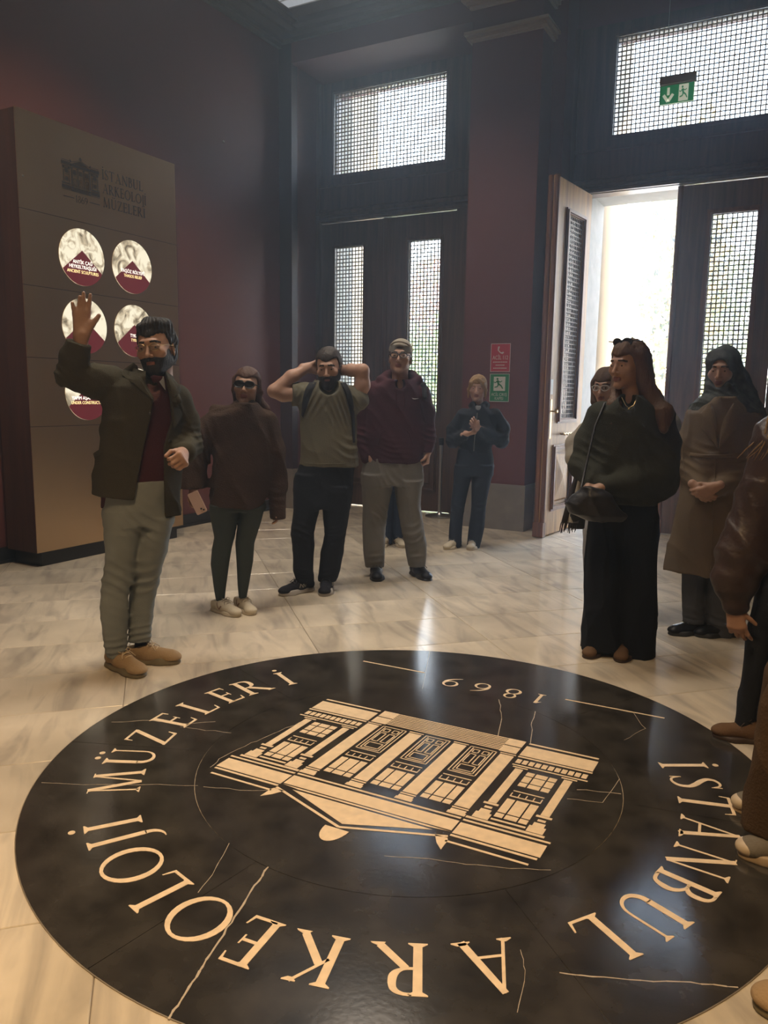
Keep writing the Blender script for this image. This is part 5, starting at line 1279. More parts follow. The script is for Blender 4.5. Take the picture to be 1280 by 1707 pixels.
S.ell(A(548, 643, -.10), (.07, .08, .07), k=.008, sub=True); cut_at(S, A(486, 657, .01), A(470, 656, 0)-A(500, 656, .02), .10); tb = bvh_of(S.build('tshirt', OT, R_, .0075))
STR = cloth('black_webbing', (.016, .016, .018), .8)
strip(F, tb, [(516, 637), (509, 648), (505, 662), (503, 676), (502, 692)], [(528, 637), (522, 649), (516, 664), (511, 680), (505, 696)], 'backpack_strap', STR, .012, 4, 14)
strip(F, tb, [(567, 638), (575, 655), (582, 680), (586, 705), (588, 738)], [(577, 638), (585, 653), (590, 678), (592, 705), (592, 738)], 'backpack_strap', STR, .012, 4, 14)
strip(F, tb, [(502, 771), (530, 772.5), (560, 772.5), (595, 771)], [(502, 773), (530, 774.5), (560, 774.5), (595, 773)], 'hem_seam', OT, .003, 2, 16)
S = Sdf(); S.loft([(A(548, 760).z, A(548, 760).x, .22, .13, .08), (A(548, 700).z, A(548, 700).x, .22, .14, .10), (A(548, 655).z, A(548, 655).x, .20, .11, .07)]); S.build('backpack', STR, R_, .012)
BP_ = cloth('black_denim', (.012, .013, .017), .85, 260, .2)
S = Sdf(); F.legs(S, 845, .125, [(842, 492, 582), (815, 492, 586), (790, 494, 588), (770, 500, 590)],
    ([(970, 494, 523, -.03), (950, 489, 522, -.03), (915, 488, 523, -.03), (890, 485, 523, -.03), (850, 489, 531), (810, 490, 541), (790, 493, 542)], .85),
    ([(968, 530, 560, .02), (950, 532, 567, .02), (925, 535, 571), (890, 541, 576), (850, 538, 582), (810, 535, 586)], .85))
S.folds(.004, 'd', 3, 30); creases(S, [(A(505, 890, -.1), (.2, 0, 1), .05, .08, .012), (A(558, 890, -.08), (-.3, 0, 1), .05, .08, .012), (A(507, 958, -.08), (.2, 0, 1), .035, .05, .012), (A(546, 960, -.05), (0, 0, 1), .035, .05, .012)]); S.build('trousers', BP_, R_, .0075)
feet(F, [(503, 975, -52, -.02), (545, 978, -8, .02)], 'runner', 1.08)

# 4 ------------------------------------------------ tall man in cap and burgundy hoodie
F = Fig(664, 960, 'tall man in backwards cap, glasses, burgundy hoodie and grey sweatpants'); A = F.at; R_ = F.root
hd = Head(F, A(667, 597), 1.10, yaw=6, pitch=-8, roll=2)
S = Sdf(); hd.skull(S, A(667, 648, .02), .056); hd.eyes(R_)
hand(S, A(713, 752, -.02), (0, -.1, -1), (-1, 0, 0), -1, (60, 60, 60, 60), 30, 1.0)
core(S, A(667, 640, .02), A(655, 785), ((A(620, 655), A(606, 705, .02), A(618, 765, -.08)), (A(703, 655), A(711, 705, .03), A(713, 752, -.02))), ((A(635, 800), A(622, 880, -.02), A(626, 940, -.02)), (A(676, 800), A(688, 880), A(697, 940, 0))))
hand(S, A(620, 765, -.08), (.3, -.1, -1), (0, 1, 0), 1, (20, 20, 20, 20), 10, .9)
S.build('body', [SK_A, LIP, H_BROWN], R_, .005, remat=hd.remat())
S = Sdf(); hd.hair(S, .006, .055, -.06, .0); S.build('hair', H_BROWN, R_, .006)
S = Sdf(); k = hd.k; S.ell(hd.p(0, .018, .052), (.086*k, .107*k, .088*k), np.array(hd.R), k=.004); S.plane(hd.p(0, 0, .046), hd.R@Vector((0, .30, -1)))
S.ell(hd.p(0, -.098, .052), (.040*k, .03*k, .022*k), np.array(hd.R), k=.006, sub=True)
S.build('cap', cloth('cream_cap', (.30, .27, .22), .9), R_, .005)
S = Sdf(); S.cone(hd.p(-.05, .12, .018), hd.p(.05, .12, .018), .022*k, .022*k); S.ell(hd.p(0, .15, .0), (.07*k, .05*k, .012*k), np.array(hd.R), k=.02); S.build('cap_brim', MATS['cream_cap'], R_, .006)
MB().tube([hd.p(.076*math.sin(a), -.004-.100*math.cos(a), .060+.035*math.cos(a)) for a in [math.radians(-60+10*i) for i in range(13)]], .007*k, 8).build('cap_strap', MATS['cream_cap'], R_, smooth='all')
glasses(hd, R_, MATS['black_frame'], .027, .018, .0026, M_glass)
HOOD = cloth('burgundy_fleece', (.050, .016, .022), .9, 180, .3)
S = Sdf(); S.loft(F.rings([(769, 613, 701), (755, 609, 706), (720, 607, 708), (690, 610, 706), (660, 615, 706), (645, 626, 698), (634, 640, 688)], .145), k=.02)
S.limb([A(622, 656), A(607, 690, .03), A(603, 725, .03), A(611, 764, -.05)], [.078, .068, .060, .045], k=.03)
S.limb([A(700, 656), A(711, 690, .03), A(713, 722, .03), A(713, 752, -.02)], [.075, .062, .054, .042], k=.03)
S.limb([A(636, 633, .0), A(648, 628, .09), A(667, 624, .12), A(686, 628, .09), A(696, 634, .0)], [.035, .045, .05, .045, .035], k=.03); S.limb([A(638, 636, -.02), A(655, 646, -.10), A(667, 650, -.12), A(680, 646, -.10), A(694, 636, -.02)], [.030, .024, .02, .024, .030], k=.02)
S.folds(.008, 'd', 6, 24); creases(S, [(A(604, 730, 0), (0, 0, 1), .05, .09, .013), (A(714, 725, 0), (.1, 0, 1), .045, .09, .012), (A(655, 752, -.1), (.2, 0, 1), .04, .10, .008)])
S.ell(A(667, 640, -.10), (.045, .07, .05), k=.008, sub=True); cut_at(S, A(713, 754, -.02), (0, 0, -1), .07); hoodie = S.build('hoodie', HOOD, R_, .0075)
S = Sdf(); S.loft(F.rings([(770, 611, 703), (762, 612, 702)], .150), ex=2.3, k=.01); S.build('hoodie_hem', HOOD, R_, .008)
hb = bvh_of(hoodie); strip(F, hb, [(686, 663), (688.5, 665.2), (692, 665.6), (698, 664.2)], [(686.2, 663), (688, 663.9), (691.5, 664.4), (698, 664.0)], 'chest_emblem', mat('white_print', (.62, .62, .62), .6), .004, 2, 8)
strip(F, hb, [(628, 742), (634, 722), (640, 716)], [(630, 743), (636, 723.5), (641, 718)], 'pocket_seam', HOOD, .005, 2, 8); strip(F, hb, [(690, 742), (684, 722), (678, 716)], [(688, 743), (682, 723.5), (677, 718)], 'pocket_seam', HOOD, .005, 2, 8)
strip(F, hb, [(661, 652), (660, 668), (661, 684)], [(662.2, 652), (661.4, 668), (662.2, 684)], 'drawstring', HOOD, .007, 2, 8); strip(F, hb, [(673, 652), (674, 668), (673, 680)], [(674.2, 652), (675.4, 668), (674.2, 680)], 'drawstring', HOOD, .007, 2, 8)
S = Sdf(); S.cone(A(695, 640, .02), A(713, 700, .10), .03, .03); S.limb([A(700, 640, .05), A(706, 642, -.04), A(708, 662, -.10)], [.018, .018, .018]); S.build('shoulder_strap', STR, R_, .007)
GR = cloth('grey_fleece', (.17, .16, .145), .95, 220, .3)
S = Sdf(); F.legs(S, 806, .14, [(806, 604, 704), (790, 603, 706), (764, 608, 703)],
    ([(944, 609, 640, -.02), (925, 608, 641, -.02), (880, 606, 641, -.02), (850, 605, 645), (820, 604, 652), (790, 603, 656)], .85),
    ([(943, 682, 709, 0), (925, 678, 711, 0), (905, 676, 711, 0), (870, 668, 703), (840, 662, 700), (800, 656, 704)], .9))
S.folds(.006, 'v', 2, 30); creases(S, [(A(640, 860, -.1), (.6, 0, 1), .06, .09, .012), (A(690, 890, -.1), (-.5, 0, 1), .06, .10, .014), (A(655, 802, -.1), (1, 0, .7), .05, .08, .010), (A(626, 930, -.08), (.1, 0, 1), .05, .05, .012), (A(697, 930, -.08), (.1, 0, 1), .05, .05, .012)]); S.build('sweatpants', GR, R_, .0075)
feet(F, [(627, 955, 4, -.02), (697, 953, 24, .02)], 'black', 1.1, SOCKD)

# 5 ------------------------------------------------ somebody hidden behind the man in the cap
F = Fig(652, 908, 'person in blue jeans and pale shoes mostly hidden behind the man in the cap'); A = F.at; R_ = F.root
hd = Head(F, A(662, 668), .95, yaw=-10, female=True); S = Sdf(); hd.skull(S, A(661, 700, .02), .050); hd.eyes(R_)
core(S, A(660, 697, .02), A(658, 795), ((A(641, 708), A(634, 745, .02), A(645, 770, -.1)), (A(680, 708), A(688, 745, .02), A(672, 770, -.1))), ((A(650, 805), A(648, 850), A(646, 900)), (A(670, 805), A(667, 850), A(665, 900))))
hand(S, A(645, 770, -.1), (1, -.2, 0), (0, 1, 0), 1, (30, 30, 30, 30), 20, .9); hand(S, A(672, 770, -.1), (-1, -.2, 0), (0, 1, 0), -1, (30, 30, 30, 30), 20, .9); S.build('body', [SK_A, LIP, H_BROWN], R_, .006, remat=hd.remat())
S = Sdf(); hd.hair(S, .014, .05, -.2, -.02); S.loft([(hd.c.z-.22, hd.c.x, .06, .08, .05), (hd.c.z+.02, hd.c.x, .05, .08, .07)]); S.build('hair', H_BROWN, R_, .008)
S = Sdf(); S.loft(F.rings([(795, 640, 680), (740, 638, 682), (710, 636, 684), (700, 645, 675)], .12), k=.02); S.limb([A(640, 710), A(634, 745, .02), A(646, 770, -.1)], [.06, .05, .04]); S.limb([A(681, 710), A(688, 745, .02), A(671, 770, -.1)], [.06, .05, .04]); S.folds(.006, 'd', 3); S.build('jumper', cloth('navy_knit', (.02, .022, .035)), R_, .01)
NV = cloth('blue_denim', (.022, .032, .060), .8, 260, .2)
S = Sdf(); F.legs(S, 815, .12, [(815, 640, 681), (790, 642, 680)], ([(906, 639, 653, 0), (870, 640, 655, 0), (810, 640, 661)], 1.3), ([(906, 656, 675, .0), (860, 656, 675, 0), (810, 659, 681)], .9)); S.folds(.004, 'v', 3); S.build('jeans', NV, R_, .0075)
feet(F, [(641, 905, -20, -.04), (663, 903, 20, .0)], 'white', .95)

# 6 ------------------------------------------------ blonde woman by the pilaster
F = Fig(769, 912, 'blonde woman in black zip jacket standing before the pilaster signs'); A = F.at; R_ = F.root
hd = Head(F, A(796, 648), 1.0, yaw=6, pitch=0, roll=2, female=True)
S = Sdf(); hd.skull(S, A(797, 682, .02), .048); hd.eyes(R_)
core(S, A(798, 680, .02), A(792, 765), ((A(773, 692), A(757, 728, .02), A(776, 722, -.16)), (A(824, 692), A(838, 732, .02), A(795, 712, -.18))), ((A(778, 780), A(763, 850), A(758, 900)), (A(806, 780), A(800, 850), A(787, 905))))
hand(S, A(776, 724, -.17), (.9, -.3, .25), (0, .3, 1), -1, (50, 50, 55, 60), 30, .95); hand(S, A(796, 714, -.18), (-.6, -.25, .75), (0, -1, 0), 1, (35, 45, 50, 60), 30, .95)
S.build('body', [SK_A, LIP, H_BLOND], R_, .005, remat=hd.remat())
S = Sdf(); hd.hair(S, .010, .056, -.15, -.02)
for q in (-1, 1): S.limb([hd.p(.01*q, -.085, .085), hd.p(.055*q, -.070, .050), hd.p(.077*q, -.035, -.01), hd.p(.080*q, -.015, -.085)], [.012, .016, .013, .006], k=.015)
S.folds(.003, 'v', 3, 170); S.build('hair', H_BLOND, R_, .005)
BJ = cloth('black_jersey', (.013, .015, .019), .8, 200, .2)
S = Sdf(); S.loft(F.rings([(754, 768, 817), (735, 766, 822), (705, 768, 826), (690, 772, 826), (682, 782, 816), (676, 788, 808)], .12), k=.02)
S.limb([A(774, 693), A(757, 716, .03), A(755, 735, .0), A(774, 726, -.15)], [.068, .066, .060, .040], k=.03); S.limb([A(824, 693), A(836, 712, .03), A(836, 735, .0), A(800, 718, -.16)], [.068, .064, .058, .040], k=.03)
S.limb([A(785, 676, .04), A(788, 674, -.04), A(793, 680, -.09)], [.024, .022, .016]); S.limb([A(812, 676, .04), A(809, 674, -.04), A(801, 680, -.09)], [.024, .022, .016])
S.folds(.006, 'd', 3, 28); creases(S, [(A(758, 738, -.03), (.5, 0, 1), .045, .08, .012), (A(834, 735, -.03), (-.5, 0, 1), .045, .09, .012)]); S.ell(A(797, 678, -.09), (.03, .05, .035), k=.006, sub=True); bj = S.build('jacket', BJ, R_, .0075)
S = Sdf(); S.loft(F.rings([(700, 788, 806), (680, 788, 806), (676, 790, 804)], .075)); S.build('white_top', cloth('white_cotton', (.42, .42, .42)), R_, .008)
strip(F, bj, [(795, 688), (790, 735), (789, 752)], [(796.2, 688), (791.2, 735), (790.2, 752)], 'zip', M_steel, .004, 2, 10)
BN = cloth('black_jeans', (.020, .024, .034), .8, 260, .2)
S = Sdf(); F.legs(S, 792, .12, [(790, 758, 822), (765, 761, 823), (748, 765, 819)],
    ([(911, 747, 769, -.02), (885, 749, 770, -.02), (845, 752, 773), (800, 756, 784), (775, 758, 791)], .95), ([(914, 778, 799, .01), (880, 782, 807, .01), (845, 786, 809), (810, 786, 816), (775, 788, 824)], .95), k=.015)
S.folds(.004, 'v', 4); creases(S, [(A(762, 850, -.06), (.2, 0, 1), .05, .07, .009), (A(800, 845, -.06), (-.2, 0, 1), .05, .07, .009)]); S.build('jeans', BN, R_, .0075)
feet(F, [(758, 908, -30, -.02), (788, 911, -8, .02)], 'white', .98)
# 7 ------------------------------------------------ woman with long hair, dark against the doorway
F = Fig(1022, 1088, 'woman with long brown hair, sunglasses on her head and wide black trousers before the doorway'); A = F.at; R_ = F.root
hd = Head(F, A(1046, 610), 1.06, yaw=38, pitch=2, roll=0, female=True)
S = Sdf(); hd.skull(S, A(1052, 662, .02), .048); hd.eyes(R_)
core(S, A(1052, 662, .02), A(1040, 835), ((A(1003, 690), A(975, 765, .0), A(992, 806, -.18)), (A(1100, 690), A(1105, 780, .0), A(1000, 812, -.22))), ((A(1010, 860), A(1008, 950, -.01), A(998, 1070)), (A(1060, 860), A(1058, 950), A(1046, 1075))))
hand(S, A(988, 806, -.19), (-.2, -.4, -.8), (0, 1, 0), -1, (40, 45, 50, 55), 20, .95); hand(S, A(1004, 812, -.22), (-.9, -.1, -.1), (0, .3, -1), 1, (45, 50, 55, 60), 25, .95)
S.build('body', [SK_A, LIP, H_BROWN], R_, .0046, remat=hd.remat())
S = Sdf(); hd.hair(S, .012, .060, -.09, -.05)
S.limb([hd.p(.02, -.04, .10), hd.p(.070, .0, .05), hd.p(.082, .03, -.06), A(1086, 668, -.02), A(1104, 690, -.06), A(1106, 715, -.10)], [.022, .030, .038, .050, .052, .022], k=.03)
S.limb([hd.p(0, .07, .06), hd.p(.01, .10, -.06), A(1072, 668, .10), A(1080, 705, .13), A(1082, 735, .12)], [.050, .060, .075, .070, .030], k=.04)
S.limb([hd.p(-.03, -.02, .10), hd.p(-.076, .02, .03), hd.p(-.080, .03, -.06), A(1024, 676, -.06), A(1019, 706, -.11)], [.022, .024, .028, .030, .012], k=.03)
S.folds(.005, 'v', 5, 110); S.folds(.002, 'v', 9, 260); S.build('hair', hairmat('chestnut', (.10, .050, .022)), R_, .0055)
glasses(hd, R_, MATS['black_frame'], .028, .020, .0028, MATS['dark_lens'], -.055, .118, 'sunglasses')
DG = cloth('olive_jersey', (.040, .042, .032), .95, 170, .4)
S = Sdf(); S.loft(F.rings([(836, 984, 1096), (810, 984, 1100), (760, 986, 1104), (715, 985, 1108), (690, 990, 1108), (678, 1004, 1100), (668, 1022, 1084), (660, 1034, 1072)], .135), k=.03)
S.limb([A(1002, 692), A(982, 735, .0), A(974, 775, -.04), A(990, 803, -.17)], [.075, .072, .066, .050], k=.04)
S.limb([A(1096, 695), A(1105, 740, .02), A(1098, 790, -.03), A(1050, 806, -.14), A(1008, 812, -.20)], [.078, .085, .085, .062, .048], k=.04)
S.limb([A(1106, 740, .03), A(1110, 805, .03), A(1102, 822, .03)], [.055, .060, .04], k=.04)
S.folds(.008, 'd', 7, 22); creases(S, [(A(985, 765, -.08), (.4, 0, 1), .05, .10, .012), (A(1080, 770, -.15), (1, 0, .8), .06, .12, .012)]); S.ell(A(1046, 662, -.10), (.045, .07, .075), k=.01, sub=True); S.build('sweater', DG, R_, .0075)
MB().tube([A(1036, 662, -.095), A(1043, 676, -.125), A(1048, 680, -.13), A(1056, 676, -.125), A(1062, 662, -.09)], .0016, 6).lathe([(.002, -.006), (.006, 0), (.002, .006)], tuple(A(1048, 682, -.132)), 10).build('necklace', mat('gold', (.6, .42, .2), .3, metal=1), R_)
BK = cloth('black_crepe', (.010, .012, .018), .9, 220, .2)
S = Sdf(); S.loft(F.rings([(1080, 970, 1034, -.02), (1000, 973, 1036), (900, 980, 1042), (860, 982, 1044), (835, 985, 1050), (815, 990, 1050)], 1.0), k=.02); S.loft(F.rings([(1094, 1027, 1089, .02), (1000, 1032, 1092), (900, 1036, 1096), (860, 1036, 1096), (835, 1030, 1096), (815, 1030, 1092)], 1.0), k=.02)
S.folds(.012, 'v', 3, 32); S.build('wide_trousers', BK, R_, .0075)
feet(F, [(994, 1073, -14, .0), (1040, 1079, -6, .0)], 'brown', .95)
S = Sdf(); P0 = 0
bz = lambda x, y: (A(x, y, -.32).z, A(x, y, -.32).x, -.32)
S.loft([(*bz(1006, 868), .085, .03), (*bz(996, 858), .125, .05), (*bz(988, 842), .125, .055), (*bz(988, 826), .095, .045), (*bz(988, 815), .05, .03)])
S.folds(.008, 'd', 1, 30)
bag = empty('handbag', F.root.location); bag.rotation_euler = F.root.rotation_euler; tag(bag, 'soft dark leather handbag held at the waist by the long haired woman', 'handbag')
S.build('bag_body', mat('dark_leather', (.018, .018, .022), .38, bump=(60, .2)), bag, .006)
MB().tube([A(968, 818, -.31), A(976, 780, -.22), A(992, 710, -.15), A(1008, 672, -.08)], .007, 8).build('strap', MATS['dark_leather'], bag, smooth=True)

# 8 ------------------------------------------------ woman half hidden behind her
F = Fig(1036, 1028, 'woman in pale jacket and headscarf half hidden behind the long haired woman'); A = F.at; R_ = F.root
hd = Head(F, A(1010, 646), .98, yaw=20, pitch=4, female=True)
S = Sdf(); hd.skull(S, A(1016, 690, .02), .048); hd.eyes(R_)
core(S, A(1018, 690, .02), A(1036, 830), ((A(990, 715), A(966, 755, .02), A(985, 800, -.14)), (A(1092, 705), A(1112, 740, .02), A(1070, 790, -.1))), ((A(1010, 850), A(1008, 940), A(1006, 1015)), (A(1060, 850), A(1058, 940), A(1056, 1015))))
hand(S, A(985, 800, -.14), (.5, -.4, -.5), (0, 1, 0), 1, (50, 50, 50, 50), 20, .9); hand(S, A(1070, 790, -.1), (-.8, -.3, -.3), (0, .5, -1), 1, (40, 40, 40, 40), 20, .9); S.build('body', [SK_A, LIP, H_BROWN], R_, .006, remat=hd.remat())
S = Sdf(); hd.hair(S, .012, .045, -.14, -.14); S.limb([hd.p(-.075, -.01, .03), hd.p(-.07, -.02, -.09)], [.02, .022], k=.03); S.loft([(A(1016, 700).z, A(1016, 700).x, .02, .11, .10), (A(1013, 682).z, A(1013, 682).x, .02, .085, .08), (A(1012, 672).z, A(1012, 672).x, .02, .07, .07)], k=.04); S.folds(.006, 'v', 3, 60); S.build('headscarf', cloth('brown_scarf', (.10, .065, .045)), R_, .006)
glasses(hd, R_, mat('pale_frame', (.5, .5, .48), .3), .025, .018, .002, M_glass)
S = Sdf(); S.loft(F.rings([(850, 980, 1090), (800, 976, 1096), (740, 974, 1108), (705, 985, 1108), (692, 1000, 1092), (682, 1008, 1070)], .14), k=.03)
S.limb([A(990, 712), A(963, 740, .02), A(962, 762, -.02), A(980, 796, -.12)], [.075, .070, .068, .050], k=.03); S.limb([A(1092, 698), A(1112, 708, .02), A(1120, 730, .0), A(1080, 785, -.1)], [.080, .075, .062, .050], k=.03); S.folds(.009, 'd', 2, 30)
S.build('pale_jacket', cloth('pale_beige', (.36, .33, .28)), R_, .0075)
S = Sdf(); S.loft(F.rings([(1022, 978, 1032, 0), (880, 972, 1040, 0), (845, 980, 1042)], .9), k=.02); S.loft(F.rings([(1022, 1036, 1082, 0), (880, 1034, 1092, 0), (845, 1030, 1092)], .9), k=.02); S.folds(.006, 'v', 8); S.build('light_trousers', cloth('light_cotton', (.30, .30, .31)), R_, .009)
feet(F, [(1006, 1020, -10, .0), (1056, 1020, 10, .0)], 'white', .95)
sc_ = empty('fringed_scarf', F.root.location); sc_.rotation_euler = F.root.rotation_euler; tag(sc_, 'long striped scarf with fringes hanging down beside the open door', 'scarf')
rows = [(770, 962, 982), (800, 955, 979), (830, 946, 974), (860, 938, 968), (872, 935, 964)]
for j, (u0, u1, m) in enumerate(((0, .34, cloth('dark_stripe', (.05, .04, .035))), (.34, .66, cloth('cream_stripe', (.42, .38, .31))), (.66, 1, MATS['dark_stripe']))):
    mb = MB(); P = []
    for (y, a, b) in rows:
        for u in (u0, u1): x = a+(b-a)*u; P.append(A(x, y, -.27+.02*math.sin(x*.5)))
    n = len(P); Q = P+[p+Vector((0, .012, 0)) for p in P]; f = []
    for i in range(len(rows)-1): a = 2*i; f += [(a, a+1, a+3, a+2), (n+a+2, n+a+3, n+a+1, n+a), (a, a+2, n+a+2, n+a), (a+1, n+a+1, n+a+3, a+3)]
    mb.add(Q, f); mb.build('stripe', m, sc_, smooth='all')
mb = MB()
for i in range(14):
    x = 935.5+i*2.1; dx = math.sin(i*2.3)*1.5; mb.tube([A(x, 871, -.27), A(x-2+dx, 880, -.275), A(x-3+dx*1.5, 886+3*math.sin(i), -.27)], [.004, .0035, .002], 5)
o = mb.build('fringe', MATS['dark_stripe'], sc_); o['kind'] = 'stuff'
S = Sdf(); S.loft([(A(962, 881, -.24).z, A(962, 880, -.24).x, -.24, .045, .03), (A(962, 850, -.24).z, A(964, 850, -.24).x, -.24, .05, .05)]); S.build('plaid_bag_corner', cloth('dark_plaid', (.03, .028, .026)), sc_, .006)
MB().tube([A(951, 850, -.26), A(950, 875, -.26), A(949, 889, -.26)], .004, 6).build('dangling_strap', MATS['dark_leather'], sc_)

# 9 ------------------------------------------------ woman in headscarf and trench coat
F = Fig(1172, 1056, 'woman in dark green headscarf and beige trench coat with folded hands'); A = F.at; R_ = F.root
hd = Head(F, A(1204, 617), 1.02, yaw=12, pitch=6, female=True)
S = Sdf(); hd.skull(S, A(1207, 664, .02), .050); hd.eyes(R_)
core(S, A(1207, 664, .02), A(1190, 830), ((A(1162, 695), A(1148, 765, .0), A(1164, 818, -.18)), (A(1248, 695), A(1246, 780, .0), A(1190, 818, -.18))), ((A(1165, 850), A(1160, 950, -.01), A(1156, 1030)), (A(1212, 850), A(1204, 950), A(1200, 1040))))
hand(S, A(1160, 812, -.19), (.75, -.15, -.65), (.2, .95, .1), 1, (40, 45, 50, 55), 25, .98); hand(S, A(1192, 812, -.225), (-.85, .0, -.5), (-.1, 1, .1), -1, (30, 35, 40, 45), 25, .98)
S.build('body', [SK_A, LIP, H_BROWN], R_, .0048, remat=hd.remat())
S = Sdf(); k = hd.k; Rm = np.array(hd.R)
S.ell(hd.p(0, .022, .042), (.092*k, .108*k, .092*k), Rm, k=.01); S.ell(hd.p(0, .02, -.05), (.085*k, .085*k, .10*k), Rm, k=.03); S.cone(hd.p(-.04, -.03, -.105), hd.p(.04, -.03, -.105), .040, .040, k=.03)
S.limb([hd.p(.078, .02, .02), hd.p(.098, .03, -.05), A(1240, 656, .03), A(1262, 680, .03)], [.022, .032, .055, .035], k=.03)
S.loft([(A(1208, 700).z, A(1208, 700).x, .02, .205, .13), (A(1206, 684).z, A(1206, 684).x, .02, .20, .14), (A(1206, 668).z, A(1206, 668).x, .02, .155, .13), (A(1207, 655).z, A(1207, 655).x, .01, .09, .10), (A(1206, 645).z, A(1206, 645).x, .0, .07, .085)], k=.05)
S.folds(.007, 'd', 4, 40); S.folds(.004, 'v', 7, 60); S.ell(hd.p(0, -.105, -.012), (.060*k, .075*k, .083*k), Rm, k=.008, sub=True)
S.build('headscarf', mat('green_scarf', (.030, .036, .032), .7, noise=(26, .8), bump=(90, .3)), R_, .0055)
TC = cloth('beige_gabardine', (.155, .115, .075), .85, 240, .25)
S = Sdf(); S.loft(F.rings([(952, 1107, 1240), (900, 1117, 1238), (850, 1127, 1237), (810, 1136, 1236), (775, 1142, 1238), (755, 1150, 1240), (720, 1148, 1252), (690, 1152, 1256), (675, 1168, 1244), (664, 1188, 1228)], .15), k=.02)
S.limb([A(1164, 698), A(1148, 740, .01), A(1149, 778, -.02), A(1168, 812, -.16)], [.075, .072, .075, .045], k=.03); S.limb([A(1246, 700), A(1250, 745, .01), A(1240, 785, -.02), A(1196, 812, -.17)], [.078, .072, .075, .045], k=.03)
S.folds(.009, 'v', 5, 26); creases(S, [(A(1150, 780, -.06), (.3, 0, 1), .05, .10, .012), (A(1236, 785, -.08), (-.4, 0, 1), .05, .10, .012), (A(1190, 758, -.14), (0, 0, 1), .05, .08, .010)])
tc = bvh_of(S.build('trench_coat', TC, R_, .0075))
mb = MB()
def flap(name, pts, m, dy=-.012):
    P = [A(*p) for p in pts]; n = len(P); mb = MB().add(P+[p+Vector((0, -dy, 0)) for p in P], [tuple(range(n)), tuple(range(2*n-1, n-1, -1))]+[(i, n+i, n+(i+1) % n, (i+1) % n) for i in range(n)]); return mb.build(name, m, R_)
strip(F, tc, [(1178, 676), (1166, 690), (1172, 702), (1168, 712), (1184, 732), (1195, 748)], [(1186, 672), (1192, 690), (1194, 705), (1195, 720), (1196, 735), (1197, 748)], 'lapel', TC, .014)
strip(F, tc, [(1230, 676), (1244, 690), (1232, 702), (1236, 712), (1212, 732), (1199, 748)], [(1222, 672), (1210, 690), (1204, 705), (1200, 720), (1199, 735), (1198, 748)], 'lapel', TC, .014)
strip(F, tc, [(1150, 754), (1175, 757), (1210, 757), (1238, 754)], [(1150, 761), (1175, 764), (1210, 764), (1238, 761)], 'belt', TC, .012, 4, 16)
strip(F, tc, [(1192, 766), (1189, 830), (1186, 900), (1184, 950)], [(1194, 766), (1191, 830), (1188, 900), (1186, 950)], 'front_seam', TC, .006, 2, 18)
strip(F, tc, [(1145, 682), (1138, 720), (1137, 760), (1141, 795)], [(1146.5, 682), (1139.5, 720), (1138.5, 760), (1142.5, 795)], 'sleeve_seam', TC, .003, 2, 12)
S = Sdf(); S.loft(F.rings([(705, 1180, 1215), (680, 1182, 1218)], .11)); S.build('inner_top', cloth('grey_top', (.10, .09, .08)), R_, .01)
GJ = cloth('grey_jeans', (.075, .078, .088), .85, 260, .3)
S = Sdf(); F.legs(S, 870, .12, [(868, 1140, 1232), (840, 1145, 1230)], ([(1036, 1139, 1173, -.02), (980, 1140, 1174), (940, 1141, 1180), (870, 1140, 1186)], .95), ([(1056, 1176, 1220, .02), (1000, 1175, 1222), (950, 1182, 1226), (870, 1184, 1232)], .95))
S.folds(.009, 'v', 4, 34); creases(S, [(A(1156, 1020, -.06), (0, 0, 1), .05, .06, .010), (A(1198, 1040, -.06), (0, 0, 1), .05, .06, .010)]); S.build('jeans', GJ, R_, .0075)
for rr_ in (F.rings([(1037, 1137.5, 1174.5, -.02), (1029, 1137.5, 1175, -.02)], 1.0), F.rings([(1057, 1174.5, 1221.5, .02), (1049, 1174.5, 1222, .02)], 1.0)): S = Sdf(); S.loft(rr_, k=.01); S.build('turned_cuff', GJ, R_, .007)
feet(F, [(1160, 1040, -55, -.02), (1206, 1052, -62, .0)], 'black', 1.0, SOCKD)

